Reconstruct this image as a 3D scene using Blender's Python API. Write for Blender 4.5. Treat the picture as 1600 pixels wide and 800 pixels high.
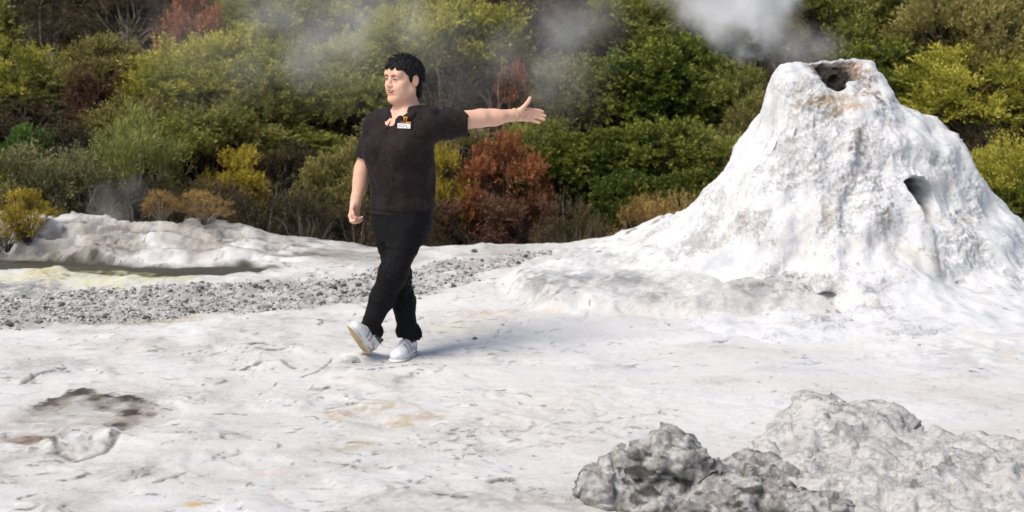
import bpy, math, random
import numpy as np
from mathutils import Vector, Matrix

for o in list(bpy.data.objects):
    bpy.data.objects.remove(o)
scene = bpy.context.scene
COL = scene.collection
R = math.radians

# ---------------------------------------------------------------- camera
CAM_H, PITCH, FPX = 2.3, math.atan(495 / 2985), 2985.0
cam_data = bpy.data.cameras.new("camera")
cam_data.sensor_width = 36.0
cam_data.lens = 36.0 * FPX / 1600.0
cam_data.clip_start, cam_data.clip_end = 0.1, 500.0
cam_data.dof.use_dof = True
cam_data.dof.focus_distance = 10.0
cam_data.dof.aperture_fstop = 3.2
cam = bpy.data.objects.new("camera", cam_data)
cam.location = (0, 0, CAM_H)
cam.rotation_euler = (math.pi / 2 - PITCH, 0, 0)
COL.objects.link(cam)
scene.camera = cam

# ---------------------------------------------------------------- light
SUN_EL, SUN_AZ = R(56), R(-54)          # azimuth measured from "behind the camera" towards the right
to_sun = Vector((math.sin(SUN_AZ) * math.cos(SUN_EL), -math.cos(SUN_AZ) * math.cos(SUN_EL), math.sin(SUN_EL)))
sun_data = bpy.data.lights.new("sun", 'SUN')
sun_data.energy = 2.6
sun_data.angle = R(30.0)
sun_data.color = (1.0, 0.95, 0.88)
sun = bpy.data.objects.new("sun", sun_data)
sun.rotation_euler = to_sun.to_track_quat('Z', 'Y').to_euler()
sun.location = (-6, -6, 12)
COL.objects.link(sun)

world = bpy.data.worlds.new("World")
scene.world = world
world.use_nodes = True
wn = world.node_tree
sky = wn.nodes.new("ShaderNodeTexSky")
sky.sky_type = 'NISHITA'
sky.sun_disc = False
sky.sun_elevation = SUN_EL
sky.sun_rotation = math.atan2(to_sun.x, to_sun.y)
sky.air_density, sky.dust_density, sky.ozone_density = 1.0, 3.0, 1.0
wn.nodes["Background"].inputs["Strength"].default_value = 0.11
wn.links.new(sky.outputs[0], wn.nodes["Background"].inputs["Color"])

scene.view_settings.view_transform = 'Standard'
scene.view_settings.look = 'None'
scene.view_settings.gamma = 1.0
scene.view_settings.exposure = 0.34
scene.cycles.use_denoising = True
scene.cycles.max_bounces = 8
scene.cycles.transparent_max_bounces = 12
scene.cycles.volume_bounces = 4
scene.cycles.volume_step_rate = 1.5
scene.cycles.volume_max_steps = 256

# ---------------------------------------------------------------- helpers
def at(px, py, Y):
    """world point at depth Y for a point of the 1600 x 800 survey picture"""
    u, v = (px - 800) / FPX, (400 - py) / FPX
    d = np.array([u, math.cos(PITCH) + v * math.sin(PITCH), -math.sin(PITCH) + v * math.cos(PITCH)])
    return np.array([0, 0, CAM_H]) + d * (Y / d[1])

def tag(o, label=None, cat=None, group=None, kind=None):
    if label: o["label"] = label
    if cat: o["category"] = cat
    if group: o["group"] = group
    if kind: o["kind"] = kind
    return o

def empty(name, loc=(0, 0, 0)):
    o = bpy.data.objects.new(name, None)
    o.empty_display_size = 0.1
    o.location = loc
    COL.objects.link(o)
    return o

def mesh_data(name, verts, faces, smooth=True, mats=(), attrs=None, mat_index=None):
    """verts (N,3); faces (M,k) array of equal size or list of such arrays; attrs: name -> per vertex array"""
    verts = np.asarray(verts, np.float32)
    if not isinstance(faces, (list, tuple)): faces = [faces]
    elif isinstance(faces[0], tuple): faces = [np.array(faces)]
    faces = [np.asarray(f, np.int32) for f in faces if len(f)]
    me = bpy.data.meshes.new(name)
    me.vertices.add(len(verts))
    me.vertices.foreach_set("co", verts.ravel())
    loops = np.concatenate([f.ravel() for f in faces])
    sizes = np.concatenate([np.full(len(f), f.shape[1], np.int32) for f in faces])
    starts = np.concatenate([[0], np.cumsum(sizes)[:-1]]).astype(np.int32)
    me.loops.add(len(loops)); me.loops.foreach_set("vertex_index", loops)
    me.polygons.add(len(sizes)); me.polygons.foreach_set("loop_start", starts)
    me.polygons.foreach_set("loop_total", sizes)
    if mat_index is not None: me.polygons.foreach_set("material_index", np.asarray(mat_index, np.int32))
    me.update(calc_edges=True)
    me.polygons.foreach_set("use_smooth", np.full(len(sizes), smooth, bool))
    for m in mats: me.materials.append(m)
    for k, a in (attrs or {}).items():
        a = np.asarray(a, np.float32)
        if a.ndim == 1:
            me.attributes.new(k, 'FLOAT', 'POINT').data.foreach_set("value", a)
        else:
            if a.shape[1] == 3: a = np.concatenate([a, np.ones((len(a), 1), np.float32)], 1)
            me.attributes.new(k, 'FLOAT_COLOR', 'POINT').data.foreach_set("color", a.ravel())
    return me

def link(name, me, parent=None, loc=None):
    o = bpy.data.objects.new(name, me)
    if parent: o.parent = parent
    if loc is not None: o.location = loc
    COL.objects.link(o)
    return o

def copy_tree(o, parent=None):
    c = o.copy(); COL.objects.link(c)
    if parent: c.parent = parent
    for ch in list(o.children): copy_tree(ch, c)
    return c

# ---------------------------------------------------------------- noise (gradient noise, numpy)
_rs = np.random.RandomState(7)
_perm = np.concatenate([_rs.permutation(256)] * 3).astype(np.int32)
_g = _rs.normal(size=(256, 3)).astype(np.float32); _g /= np.linalg.norm(_g, axis=1)[:, None]

def noise3(p):
    p = np.asarray(p, np.float32)
    i = np.floor(p).astype(np.int32); f = p - i; i &= 255
    u = f * f * f * (f * (f * 6 - 15) + 10)
    out = 0
    for dx in (0, 1):
        wx = u[..., 0] if dx else 1 - u[..., 0]
        for dy in (0, 1):
            wy = u[..., 1] if dy else 1 - u[..., 1]
            for dz in (0, 1):
                wz = u[..., 2] if dz else 1 - u[..., 2]
                h = _perm[_perm[_perm[(i[..., 0] + dx) & 255] + ((i[..., 1] + dy) & 255)] + ((i[..., 2] + dz) & 255)]
                g = _g[h]
                out = out + wx * wy * wz * (g[..., 0] * (f[..., 0] - dx) + g[..., 1] * (f[..., 1] - dy) + g[..., 2] * (f[..., 2] - dz))
    return out * 1.5

def fbm(p, octaves=4, gain=0.5, lac=2.03, ridged=False):
    a, s, out = 1.0, 1.0, 0
    p = np.asarray(p, np.float32)
    for k in range(octaves):
        n = noise3(p * s + k * 17.3)
        if ridged: n = 1 - 2 * np.abs(n)
        out = out + a * n
        a *= gain; s *= lac
    return out

def n2(x, y, scale, octaves=1, seed=0, **k):
    p = np.stack([x / scale, y / scale, np.full_like(x, seed * 3.71 + .37)], -1)
    return fbm(p, octaves, **k)

def sstep(a, b, x):
    t = np.clip((x - a) / (b - a), 0, 1)
    return t * t * (3 - 2 * t)

def mixc(c, col, w):
    return c * (1 - w[..., None]) + np.array(col, np.float32) * w[..., None]

def seg_dist(x, y, pts):
    """distance to a polyline and the parameter 0..1 along it"""
    best = np.full(x.shape, 1e9, np.float32); par = np.zeros(x.shape, np.float32)
    n = len(pts) - 1
    for k in range(n):
        (ax, ay), (bx, by) = pts[k][:2], pts[k + 1][:2]
        dx, dy = bx - ax, by - ay
        t = np.clip(((x - ax) * dx + (y - ay) * dy) / (dx * dx + dy * dy + 1e-12), 0, 1)
        d = np.hypot(x - ax - t * dx, y - ay - t * dy)
        m = d < best
        best = np.where(m, d, best); par = np.where(m, (k + t) / n, par)
    return best, par

# ---------------------------------------------------------------- implicit surfaces (distance fields -> mesh)
class Field:
    def __init__(s, lo, hi, h):
        s.lo = np.array(lo, np.float32); s.h = h
        s.n = np.ceil((np.array(hi) - s.lo) / h).astype(int) + 1
        s.F = np.full(s.n, 0.08, np.float32)
    def _sub(s, lo, hi):
        a = np.clip(np.floor((np.array(lo) - s.lo) / s.h).astype(int), 0, s.n)
        b = np.clip(np.ceil((np.array(hi) - s.lo) / s.h).astype(int) + 1, 0, s.n)
        ax = [s.lo[k] + s.h * np.arange(a[k], b[k], dtype=np.float32) for k in range(3)]
        X, Y, Z = np.meshgrid(*ax, indexing='ij')
        return (slice(a[0], b[0]), slice(a[1], b[1]), slice(a[2], b[2])), X, Y, Z
    def add(s, fn, lo, hi, k=0.0):
        sl, X, Y, Z = s._sub(np.array(lo) - k - .03, np.array(hi) + k + .03)
        if X.size == 0: return
        d = fn(X, Y, Z); o = s.F[sl]
        if k > 0:
            m = np.maximum(k - np.abs(d - o), 0) / k
            s.F[sl] = np.minimum(d, o) - m * m * k * .25
        else: s.F[sl] = np.minimum(d, o)
    def cut(s, fn, lo, hi, k=0.0):
        sl, X, Y, Z = s._sub(np.array(lo) - k - .01, np.array(hi) + k + .01)
        if X.size == 0: return
        d = -fn(X, Y, Z); o = s.F[sl]
        if k > 0:
            m = np.maximum(k - np.abs(d - o), 0) / k
            s.F[sl] = np.maximum(d, o) + m * m * k * .25
        else: s.F[sl] = np.maximum(d, o)
    # primitives
    def cone(s, a, b, ra, rb, k=0.0, cut=False, noise=None):
        a, b = np.array(a, float), np.array(b, float); ab = b - a; L2 = float(ab @ ab) + 1e-12
        def fn(X, Y, Z):
            t = np.clip(((X - a[0]) * ab[0] + (Y - a[1]) * ab[1] + (Z - a[2]) * ab[2]) / L2, 0, 1)
            d = np.sqrt((X - a[0] - t * ab[0]) ** 2 + (Y - a[1] - t * ab[1]) ** 2 + (Z - a[2] - t * ab[2]) ** 2) - (ra + t * (rb - ra))
            if noise is not None: d = d + noise(X, Y, Z)
            return d
        r = max(ra, rb)
        (s.cut if cut else s.add)(fn, np.minimum(a, b) - r, np.maximum(a, b) + r, k)
    def ell(s, c, r, M=None, k=0.0, cut=False, noise=None):
        c = np.array(c, float); r = np.array(r, float); M = np.eye(3) if M is None else np.asarray(M)
        def fn(X, Y, Z):
            d = [(X - c[0]) * M[0, j] + (Y - c[1]) * M[1, j] + (Z - c[2]) * M[2, j] for j in range(3)]
            k0 = np.sqrt(sum((d[j] / r[j]) ** 2 for j in range(3)))
            k1 = np.sqrt(sum((d[j] / r[j] ** 2) ** 2 for j in range(3))) + 1e-9
            v = k0 * (k0 - 1) / k1
            v = np.where(k0 < 1e-3, -r.min(), v)
            if noise is not None: v = v + noise(X, Y, Z)
            return v
        m = r.max()
        (s.cut if cut else s.add)(fn, c - m, c + m, k)
    def mesh(s, smooth=1):
        F = s.F; neg = F < 0
        n = F.shape
        c = np.zeros(np.array(n) - 1, np.int8)
        for dx in (0, 1):
            for dy in (0, 1):
                for dz in (0, 1):
                    c += neg[dx:n[0] - 1 + dx, dy:n[1] - 1 + dy, dz:n[2] - 1 + dz]
        act = (c > 0) & (c < 8)
        idx = np.full(act.shape, -1, np.int32)
        I = np.argwhere(act); idx[act] = np.arange(len(I))
        acc = np.zeros((len(I), 3), np.float32); cnt = np.zeros(len(I), np.float32)
        corners = [(x, y, z) for x in (0, 1) for y in (0, 1) for z in (0, 1)]
        val = {q: F[I[:, 0] + q[0], I[:, 1] + q[1], I[:, 2] + q[2]] for q in corners}
        for q in corners:
            for ax in range(3):
                if q[ax]: continue
                q2 = list(q); q2[ax] = 1; q2 = tuple(q2)
                a, b = val[q], val[q2]
                m = (a < 0) != (b < 0)
                t = np.where(m, a / np.where(m, a - b, 1), 0)
                p = np.tile(np.array(q, np.float32), (len(I), 1)); p[:, ax] = t
                acc[m] += p[m]; cnt[m] += 1
        V = s.lo + s.h * (I + acc / cnt[:, None])
        quads = []
        for ax in range(3):
            b, c_ = [(1, 2), (2, 0), (0, 1)][ax]
            sa = [slice(None)] * 3; sb = [slice(None)] * 3
            sa[ax] = slice(0, -1); sb[ax] = slice(1, None)
            A, B = neg[tuple(sa)], neg[tuple(sb)]
            E = np.argwhere(A != B)
            ok = (E[:, b] > 0) & (E[:, c_] > 0) & (E[:, b] < n[b] - 1) & (E[:, c_] < n[c_] - 1)
            E = E[ok]
            def cell(db, dc):
                e = E.copy(); e[:, b] += db; e[:, c_] += dc
                return idx[e[:, 0], e[:, 1], e[:, 2]]
            q = np.stack([cell(-1, -1), cell(0, -1), cell(0, 0), cell(-1, 0)], 1)
            flip = ~A[E[:, 0], E[:, 1], E[:, 2]]
            q[flip] = q[flip][:, ::-1]
            quads.append(q)
        Q = np.concatenate(quads)
        for _ in range(smooth):
            S = np.zeros_like(V); C = np.zeros(len(V), np.float32)
            for k in range(4):
                np.add.at(S, Q[:, k], V[Q[:, (k + 1) % 4]]); np.add.at(C, Q[:, k], 1)
                np.add.at(S, Q[:, (k + 1) % 4], V[Q[:, k]]); np.add.at(C, Q[:, (k + 1) % 4], 1)
            V = V * .5 + .5 * S / np.maximum(C, 1)[:, None]
        return V.astype(np.float32), Q

def vnormals(V, Q):
    nrm = np.zeros_like(V)
    fn = np.cross(V[Q[:, 2]] - V[Q[:, 0]], V[Q[:, 3 if Q.shape[1] == 4 else 1]] - V[Q[:, 1 if Q.shape[1] == 4 else 0]])
    for k in range(Q.shape[1]): np.add.at(nrm, Q[:, k], fn)
    return nrm / (np.linalg.norm(nrm, axis=1)[:, None] + 1e-12)

# ---------------------------------------------------------------- materials
def new_mat(name):
    m = bpy.data.materials.new(name); m.use_nodes = True
    nt = m.node_tree
    b = nt.nodes["Principled BSDF"]
    return m, nt, b

def N(nt, kind, **kw):
    n = nt.nodes.new(kind)
    for k, v in kw.items():
        if hasattr(n, k): setattr(n, k, v)
        else: n.inputs[k.replace('_', ' ')].default_value = v
    return n

def simple_mat(name, col, rough=.7, noise=.15, scale=60, bump=.0, bump_scale=200, spec=.3, sheen=0):
    m, nt, b = new_mat(name)
    tc = N(nt, "ShaderNodeTexCoord")
    nz = N(nt, "ShaderNodeTexNoise", Scale=scale, Detail=4.0)
    nt.links.new(tc.outputs["Object"], nz.inputs["Vector"])
    rp = N(nt, "ShaderNodeValToRGB")
    rp.color_ramp.elements[0].position = .3; rp.color_ramp.elements[1].position = .7
    rp.color_ramp.elements[0].color = (*[c * (1 - noise) for c in col], 1)
    rp.color_ramp.elements[1].color = (*[min(1, c * (1 + noise)) for c in col], 1)
    nt.links.new(nz.outputs["Fac"], rp.inputs[0]); nt.links.new(rp.outputs[0], b.inputs["Base Color"])
    b.inputs["Roughness"].default_value = rough
    b.inputs["Specular IOR Level"].default_value = spec
    b.inputs["Sheen Weight"].default_value = sheen
    if bump:
        n2_ = N(nt, "ShaderNodeTexNoise", Scale=bump_scale, Detail=3.0)
        nt.links.new(tc.outputs["Object"], n2_.inputs["Vector"])
        bp = N(nt, "ShaderNodeBump", Strength=1.0, Distance=bump)
        nt.links.new(n2_.outputs["Fac"], bp.inputs["Height"]); nt.links.new(bp.outputs[0], b.inputs["Normal"])
    return m

def sinter_mat(name, fleck=.5, bump=.006, fine=.6):
    """silica sinter: albedo from the 'tone' attribute, broken up by fine mineral flecks and relief"""
    m, nt, b = new_mat(name)
    L = nt.links.new
    tc = N(nt, "ShaderNodeTexCoord")
    at_ = N(nt, "ShaderNodeAttribute", attribute_name="tone")
    gr = N(nt, "ShaderNodeAttribute", attribute_name="grit")
    # fine grey flecks
    n1 = N(nt, "ShaderNodeTexNoise", Scale=48.0, Detail=8.0, Roughness=.82)
    n2_ = N(nt, "ShaderNodeTexNoise", Scale=9.0, Detail=5.0, Roughness=.6)
    n3 = N(nt, "ShaderNodeTexNoise", Scale=160.0, Detail=3.0, Roughness=.6)
    for n in (n1, n2_, n3): L(tc.outputs["Object"], n.inputs["Vector"])
    # fleck mask = noise (fine) above a threshold that grit and the broad noise lower
    th = N(nt, "ShaderNodeMath", operation='MULTIPLY_ADD'); th.inputs[1].default_value = .42; L(n2_.outputs["Fac"], th.inputs[0])
    ad = N(nt, "ShaderNodeMath", operation='MULTIPLY_ADD'); ad.inputs[1].default_value = .15; L(gr.outputs["Fac"], ad.inputs[0])
    L(n1.outputs["Fac"], th.inputs[2]); L(th.outputs[0], ad.inputs[2])
    mr = N(nt, "ShaderNodeMapRange"); mr.inputs["From Min"].default_value = .765; mr.inputs["From Max"].default_value = .92
    L(ad.outputs[0], mr.inputs["Value"])
    n4 = N(nt, "ShaderNodeTexNoise", Scale=15.0, Detail=7.0, Roughness=.68, Distortion=.5); L(tc.outputs["Object"], n4.inputs["Vector"])
    g4 = N(nt, "ShaderNodeMath", operation='MULTIPLY_ADD'); g4.inputs[1].default_value = .10; L(gr.outputs["Fac"], g4.inputs[0]); L(n4.outputs["Fac"], g4.inputs[2])
    m4 = N(nt, "ShaderNodeMapRange"); m4.inputs["From Min"].default_value = .615; m4.inputs["From Max"].default_value = .67; L(g4.outputs[0], m4.inputs["Value"])
    ms = N(nt, "ShaderNodeMath", operation='MULTIPLY'); ms.inputs[1].default_value = fine; L(mr.outputs[0], ms.inputs[0])
    n5 = N(nt, "ShaderNodeTexNoise", Scale=2.6, Detail=3.0, Roughness=.6); L(tc.outputs["Object"], n5.inputs["Vector"])
    m5 = N(nt, "ShaderNodeMapRange"); m5.inputs["From Min"].default_value = .44; m5.inputs["From Max"].default_value = .60; m5.inputs["To Min"].default_value = .12; L(n5.outputs["Fac"], m5.inputs["Value"])
    m6 = N(nt, "ShaderNodeMath", operation='MULTIPLY'); L(m4.outputs[0], m6.inputs[0]); L(m5.outputs[0], m6.inputs[1]); m4 = m6
    mm = N(nt, "ShaderNodeMath", operation='MAXIMUM'); L(ms.outputs[0], mm.inputs[0]); L(m4.outputs[0], mm.inputs[1])
    mk = N(nt, "ShaderNodeMath", operation='MULTIPLY'); mk.inputs[1].default_value = fleck; L(mm.outputs[0], mk.inputs[0])
    mx = N(nt, "ShaderNodeMix", data_type='RGBA', blend_type='MULTIPLY')
    L(mk.outputs[0], mx.inputs["Factor"]); L(at_.outputs["Color"], mx.inputs["A"]); mx.inputs["B"].default_value = (.20, .21, .21, 1)
    # faint grain
    gm = N(nt, "ShaderNodeMapRange"); gm.inputs["To Min"].default_value = .86; gm.inputs["To Max"].default_value = 1.08
    gm.inputs["From Min"].default_value = .3; gm.inputs["From Max"].default_value = .7
    L(n3.outputs["Fac"], gm.inputs["Value"])
    mg = N(nt, "ShaderNodeMix", data_type='RGBA', blend_type='MULTIPLY'); mg.inputs["Factor"].default_value = 1.0
    L(mx.outputs["Result"], mg.inputs["A"]); L(gm.outputs[0], mg.inputs["B"])
    L(mg.outputs["Result"], b.inputs["Base Color"])
    b.inputs["Roughness"].default_value = .85
    b.inputs["Specular IOR Level"].default_value = .2
    # relief
    hsum = N(nt, "ShaderNodeMath", operation='MULTIPLY_ADD'); hsum.inputs[1].default_value = .35
    L(n3.outputs["Fac"], hsum.inputs[0]); L(n1.outputs["Fac"], hsum.inputs[2])
    hs2 = N(nt, "ShaderNodeMath", operation='SUBTRACT'); L(hsum.outputs[0], hs2.inputs[0]); L(mk.outputs[0], hs2.inputs[1])
    bp = N(nt, "ShaderNodeBump", Strength=1.0, Distance=bump)
    L(hs2.outputs[0], bp.inputs["Height"]); L(bp.outputs[0], b.inputs["Normal"])
    return m

# ================================================================ the sinter terrace
CONE = np.array([2.10, 12.45])

def G2(px, py):
    """flat-ground point under a point of the survey picture"""
    Y = CAM_H / math.tan(PITCH + math.atan((py - 400) / FPX))
    p = at(px, py, Y); return (float(p[0]), float(p[1]))

STREAM = [(-5.2, 13.55), (-3.9, 13.53), (-3.3, 13.42), (-2.75, 13.2), (-2.35, 13.12), (-1.95, 13.22)]
CRACKS = [([(385, 580), (410, 573), (440, 572), (462, 577)], .03, .010),
          ([(35, 603), (60, 590), (100, 578)], .03, .012),
          ([(335, 650), (360, 648), (385, 649)], .012, .006),
          ([(240, 762), (262, 756), (290, 748)], .018, .008),
          ([(185, 690), (160, 712), (118, 722), (92, 712), (84, 695)], .02, .012),
          ([(700, 637), (728, 634), (745, 640)], .02, .007),
          ([(765, 757), (790, 752), (800, 754)], .014, .008),
          ([(690, 778), (725, 783)], .02, .012),
          ([(505, 640), (530, 635)], .01, .006),
          ([(240, 675), (275, 672)], .012, .008),
          ([(520, 563), (500, 580), (470, 590)], .012, .006),
          ([(980, 420), (1020, 416), (1060, 413)], .02, .012),
          ([(1010, 448), (1050, 460)], .015, .01)]
CRACKS = [([G2(*p) for p in pts], d, w) for pts, d, w in CRACKS]
SCARP = [G2(60, 640), G2(95, 622), G2(125, 612), G2(150, 620), G2(165, 632), G2(200, 624), G2(212, 632), G2(205, 655), G2(185, 668)]

def cone_mound(x, y):
    dx, dy = x - CONE[0], y - (CONE[1] + .1)
    wob = .18 * n2(x, y, .9, 2, 41)
    r = np.hypot(dx, np.where(dy < 0, dy * 1.28, dy * 1.05)) / (1 + wob)
    ridge = np.interp(x, [.1, .5, .61, .8, 1.17, 1.6, 2.2], [0, .02, .04, .12, .20, .18, 0]) * np.exp(-((y - 13.55) / .55) ** 2) * (1 + .3 * n2(x, y, .25, 3, 47))
    return .56 / (1 + (r / 1.02) ** 2.9) + ridge

def apron(x, y):
    """low rough apron of drip crust that spreads from the cone's left foot, with a lumpy front edge"""
    e = np.minimum(np.minimum(np.hypot((x - .62) / .66, (y - 12.25) / .95), np.hypot((x - 1.25) / .75, (y - 11.75) / .62)), np.hypot((x - 2.1) / 1.3, (y - 12.0) / .60))
    w = .10 * n2(x, y, .30, 3, 43) + .05 * n2(x, y, .09, 2, 44)
    t = sstep(1.10, .80, e + w)
    return t * (.085 + .03 * n2(x, y, .25, 3, 45) + .008 * n2(x, y, .05, 2, 46))

def gravel_mask(x, y):
    # band of loose grey stones, left of the walker and a thinner tongue right of her
    d1, t1 = seg_dist(x, y, [(-4.6, 11.55), (-3.1, 11.74), (-2.1, 12.0), (-1.2, 12.32), (-.7, 12.55)])
    w1 = .62 - .22 * t1
    d2, _ = seg_dist(x, y, [(-.7, 12.95), (-.1, 13.25), (.15, 13.5)])
    e = .16 * n2(x, y, .5, 3, 5)
    return np.clip(np.maximum(sstep(.12, -.10, d1 - w1 + e), .75 * sstep(.1, -.1, d2 - .34 + e)), 0, 1)

def shelves(x, y):
    """height of thin broken crust steps, and how strongly a dark seam runs along them"""
    q = n2(x * .75 + .06 * n2(x, y, .2, 2, 24), y * 1.1, .75, 3, 21)
    area = np.clip(sstep(1.6, -1.4, x) * .9 + .25 + .5 * sstep(13.3, 13.7, y) * sstep(-.6, -1.2, x), 0, 1.2)
    h = 0; seam = 0
    for k, lvl in enumerate((-.62, -.38, -.16, .04, .22, .42, .66)):
        br = sstep(.05, .35, n2(x, y, .42, 2, 80 + k)) * area
        d = q - lvl
        h = h + .008 * br * sstep(-.010, .010, d)
        seam = np.maximum(seam, br * np.exp(-(d / .013) ** 2))
    return h, seam

def ground_z(x, y, fine=True):
    x = np.asarray(x, np.float32); y = np.asarray(y, np.float32)
    z = .022 * n2(x, y, 1.3, 2, 1) + cone_mound(x, y) + apron(x, y)
    flat = sstep(.45, .1, np.abs(np.hypot((x + .70), (y - 10.42))))        # where the walker stands
    if fine:
        a = np.clip(.8 + .9 * n2(x, y, 1.1, 2, 9), .25, 1.6) * (1 - .8 * flat)
        wx = x + .05 * n2(x, y, .3, 2, 3)
        z = z + a * (.006 * n2(wx, y, .50, 2, 2) + .003 * n2(wx * .7, y, .16, 2, 4) + .0040 * n2(x * .8, y, .05, 2, 6))
        z = z + a * .007 * np.maximum(0, fbm(np.stack([x / .30, y / .22, x * 0 + 2.2], -1), 3, ridged=True) - .95)
    z = z * (1 - flat) + flat * .0
    # crust shelves: thin broken steps in the sinter
    z = z + shelves(x, y)[0] * (1 - flat)
    # left rear ledge
    crest = np.interp(x, [-6, -3.6, -3.3, -2.7, -2.0, -1.72, -1.1, -.4], [.21, .205, .215, .165, .13, .06, .0, 0]).astype(np.float32)
    led = .45 * n2(x, y, .45, 3, 31)
    z = z + crest * (.30 * sstep(13.50, 13.56, y + .30 * led) + .34 * sstep(13.78, 13.84, y + .45 * led) + .36 * sstep(14.02, 14.09, y + .40 * led)) + crest * .05 * (fbm(np.stack([x / .34, y / .20, x * 0 + 7.2], -1), 3, ridged=True) - .6) * sstep(13.4, 13.8, y)
    qq = n2(x * .8, y, .42, 4, 35) * 4.0; fq = np.floor(qq)
    z = z + np.clip(crest * 4, 0, 1) * sstep(13.35, 13.5, y) * .022 * (fq + sstep(.42, .58, qq - fq))
    # stream channel
    ds, _ = seg_dist(x, y + .05 * n2(x, y, .35, 2, 8), STREAM)
    z = z - .08 * sstep(.26, .17, ds)
    # gravel roughness
    gm = gravel_mask(x, y)
    if fine:
        z = z + gm * (.024 * n2(x, y, .12, 2, 12) + .014 * n2(x, y, .045, 2, 13)) - .01 * gm
        dd, _ = seg_dist(x, y, [(-4.2, 12.55), (-3.55, 12.5)])
        z = z + .05 * sstep(.22, .05, dd) * (1 + .8 * n2(x, y, .08, 2, 14))
    # worn broken hollow at the left
    sx, sy = x + .03 * n2(x, y, .12, 2, 15), y + .04 * n2(x, y, .14, 3, 16)
    ds, ts = seg_dist(sx, sy, SCARP)
    hol = np.hypot((sx + 2.08) / .40, (sy - 8.98) / .66)
    up = np.interp(x, [p[0] for p in SCARP[:7]], [p[1] for p in SCARP[:7]])
    inside = sstep(.02, -.035, sy - up + .02 * n2(x, y, .05, 2, 20)) * sstep(1.3, .7, hol)
    z = z - .19 * inside * sstep(-.62, -.02, sy - up) + inside * .02 * n2(x, y, .09, 3, 26)
    hx, hy = G2(55, 688)
    hd = np.hypot((sx - hx) / .14, (sy - hy) / .09)
    z = z - .09 * sstep(1.1, .6, hd + .25 * n2(x, y, .07, 2, 27))
    lx, ly = G2(118, 700)
    z = z + .022 * sstep(1.15, .8, np.hypot((sx - lx) / .17, (sy - ly - .10) / .22) + .2 * n2(x, y, .07, 2, 28))
    for pts, dep, w in CRACKS:
        dcr, tcr = seg_dist(sx * .0 + x + .012 * n2(x, y, .05, 2, 17), y + .012 * n2(x, y, .05, 2, 18), pts)
        prof = np.sin(np.clip(tcr, 0, 1) * math.pi) ** .5 * (.55 + .6 * np.abs(n2(x, y, .06, 1, 19)))
        z = z - dep * sstep(w * 2.0, w * .5, dcr) * prof
        z = z + dep * .55 * sstep(w * 7, w * 2, dcr) * prof * (y > np.interp(x, [min(p[0] for p in pts), max(p[0] for p in pts)], [pts[0][1], pts[-1][1]]))
    # bump under the lifted heel
    bx, by = HEEL
    z = np.maximum(z, (.036 * sstep(.17, .02, np.hypot(x - bx, y - by))) if fine else z)
    # rear edge: the terrace drops to the foot of the bank
    edge = 14.32 + .10 * n2(x, y * 0, .6, 3, 33) + np.interp(x, [-4, -1, 1, 3], [.15, -.10, -.15, .2])
    z = z - .75 * sstep(0, .38, y - edge) - .0 * y
    far = sstep(0, 12, np.maximum(np.abs(x) - 5, 0) + np.maximum(5.5 - y, 0))
    return z - .25 * far

HEEL = (-.845, 10.42)

def gz(x, y):
    return float(ground_z(np.array([x]), np.array([y]))[0])

def grow(a, step, g, n):
    out = []
    for _ in range(n):
        a += step; step *= g; out.append(a)
    return out

xs = np.arange(-4.7, 4.9, .0125)
xs = np.concatenate([-np.array(grow(4.7, .05, 1.35, 24))[::-1], xs, np.array(grow(4.9, .05, 1.35, 24))])
ys = [6.6]
while ys[-1] < 15.0: ys.append(ys[-1] + .0022 * ys[-1] - .004)
ys = np.concatenate([-np.array(grow(-6.6, .05, 1.38, 20))[::-1], ys, np.array(grow(ys[-1], .05, 1.35, 24))])
GX, GY = np.meshgrid(xs.astype(np.float32), ys.astype(np.float32))
x, y = GX.ravel(), GY.ravel()
z = ground_z(x, y)
V = np.stack([x, y, z], 1)
ii = np.arange(len(ys) - 1)[:, None] * len(xs) + np.arange(len(xs) - 1)[None]
F_ = np.stack([ii, ii + 1, ii + 1 + len(xs), ii + len(xs)], -1).reshape(-1, 4)

def sinter_tone(x, y, z):
    big = n2(x, y, 1.6, 3, 51); mid = n2(x, y, .35, 3, 52)
    p3 = np.stack([x / .14, y / .14, z / .14], -1); fin = fbm(p3, 3)
    c = np.tile(np.array([.69, .68, .66], np.float32), (len(x), 1))
    c = mixc(c, (.70, .665, .61), .55 * sstep(-.1, .9, big + .4 * mid))
    c = mixc(c, (.55, .56, .57), .5 * sstep(.15, .8, mid + .35 * fin))
    c = mixc(c, (.66, .60, .51), .5 * sstep(.35, .9, fin * .7 - .6 * big))
    return c, big, mid, fin

tone, big, mid, fin = sinter_tone(x, y, z)
finx = fbm(np.stack([x / .035, y / .05, x * 0 + 1.7], -1), 3)
bands = n2(x * .32 + .15 * mid, y, .55, 3, 57)
tone = mixc(tone, (.78, .775, .76), .6 * sstep(.05, .5, bands)); tone = mixc(tone, (.63, .60, .545), .5 * sstep(-.1, -.6, bands))
# the ground away from the vent is greyer and creamier
leftness = sstep(1.0, -2.2, x)
tone = mixc(tone, (.60, .58, .53), .65 * leftness * sstep(-.5, .6, mid + .5 * big))
tone = mixc(tone, (.55, .53, .49), .45 * sstep(8.6, 7.4, y) * sstep(-.3, .6, mid) * sstep(1.5, -.5, x))
grit = .08 + .30 * leftness - .3 * sstep(.0, .5, bands) + .55 * np.clip(mid + .5 * big, -.7, .8)
gm = gravel_mask(x, y)
tone = mixc(tone, (.47, .46, .44), .85 * gm * sstep(-.5, .3, fin + .25))
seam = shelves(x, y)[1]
tone = mixc(tone, (.17, .155, .135), .95 * seam * sstep(-.35, .25, finx + .4 * fin)); grit += .35 * seam  # dark broken lines along the crust steps
grit = grit + .8 * gm
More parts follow.
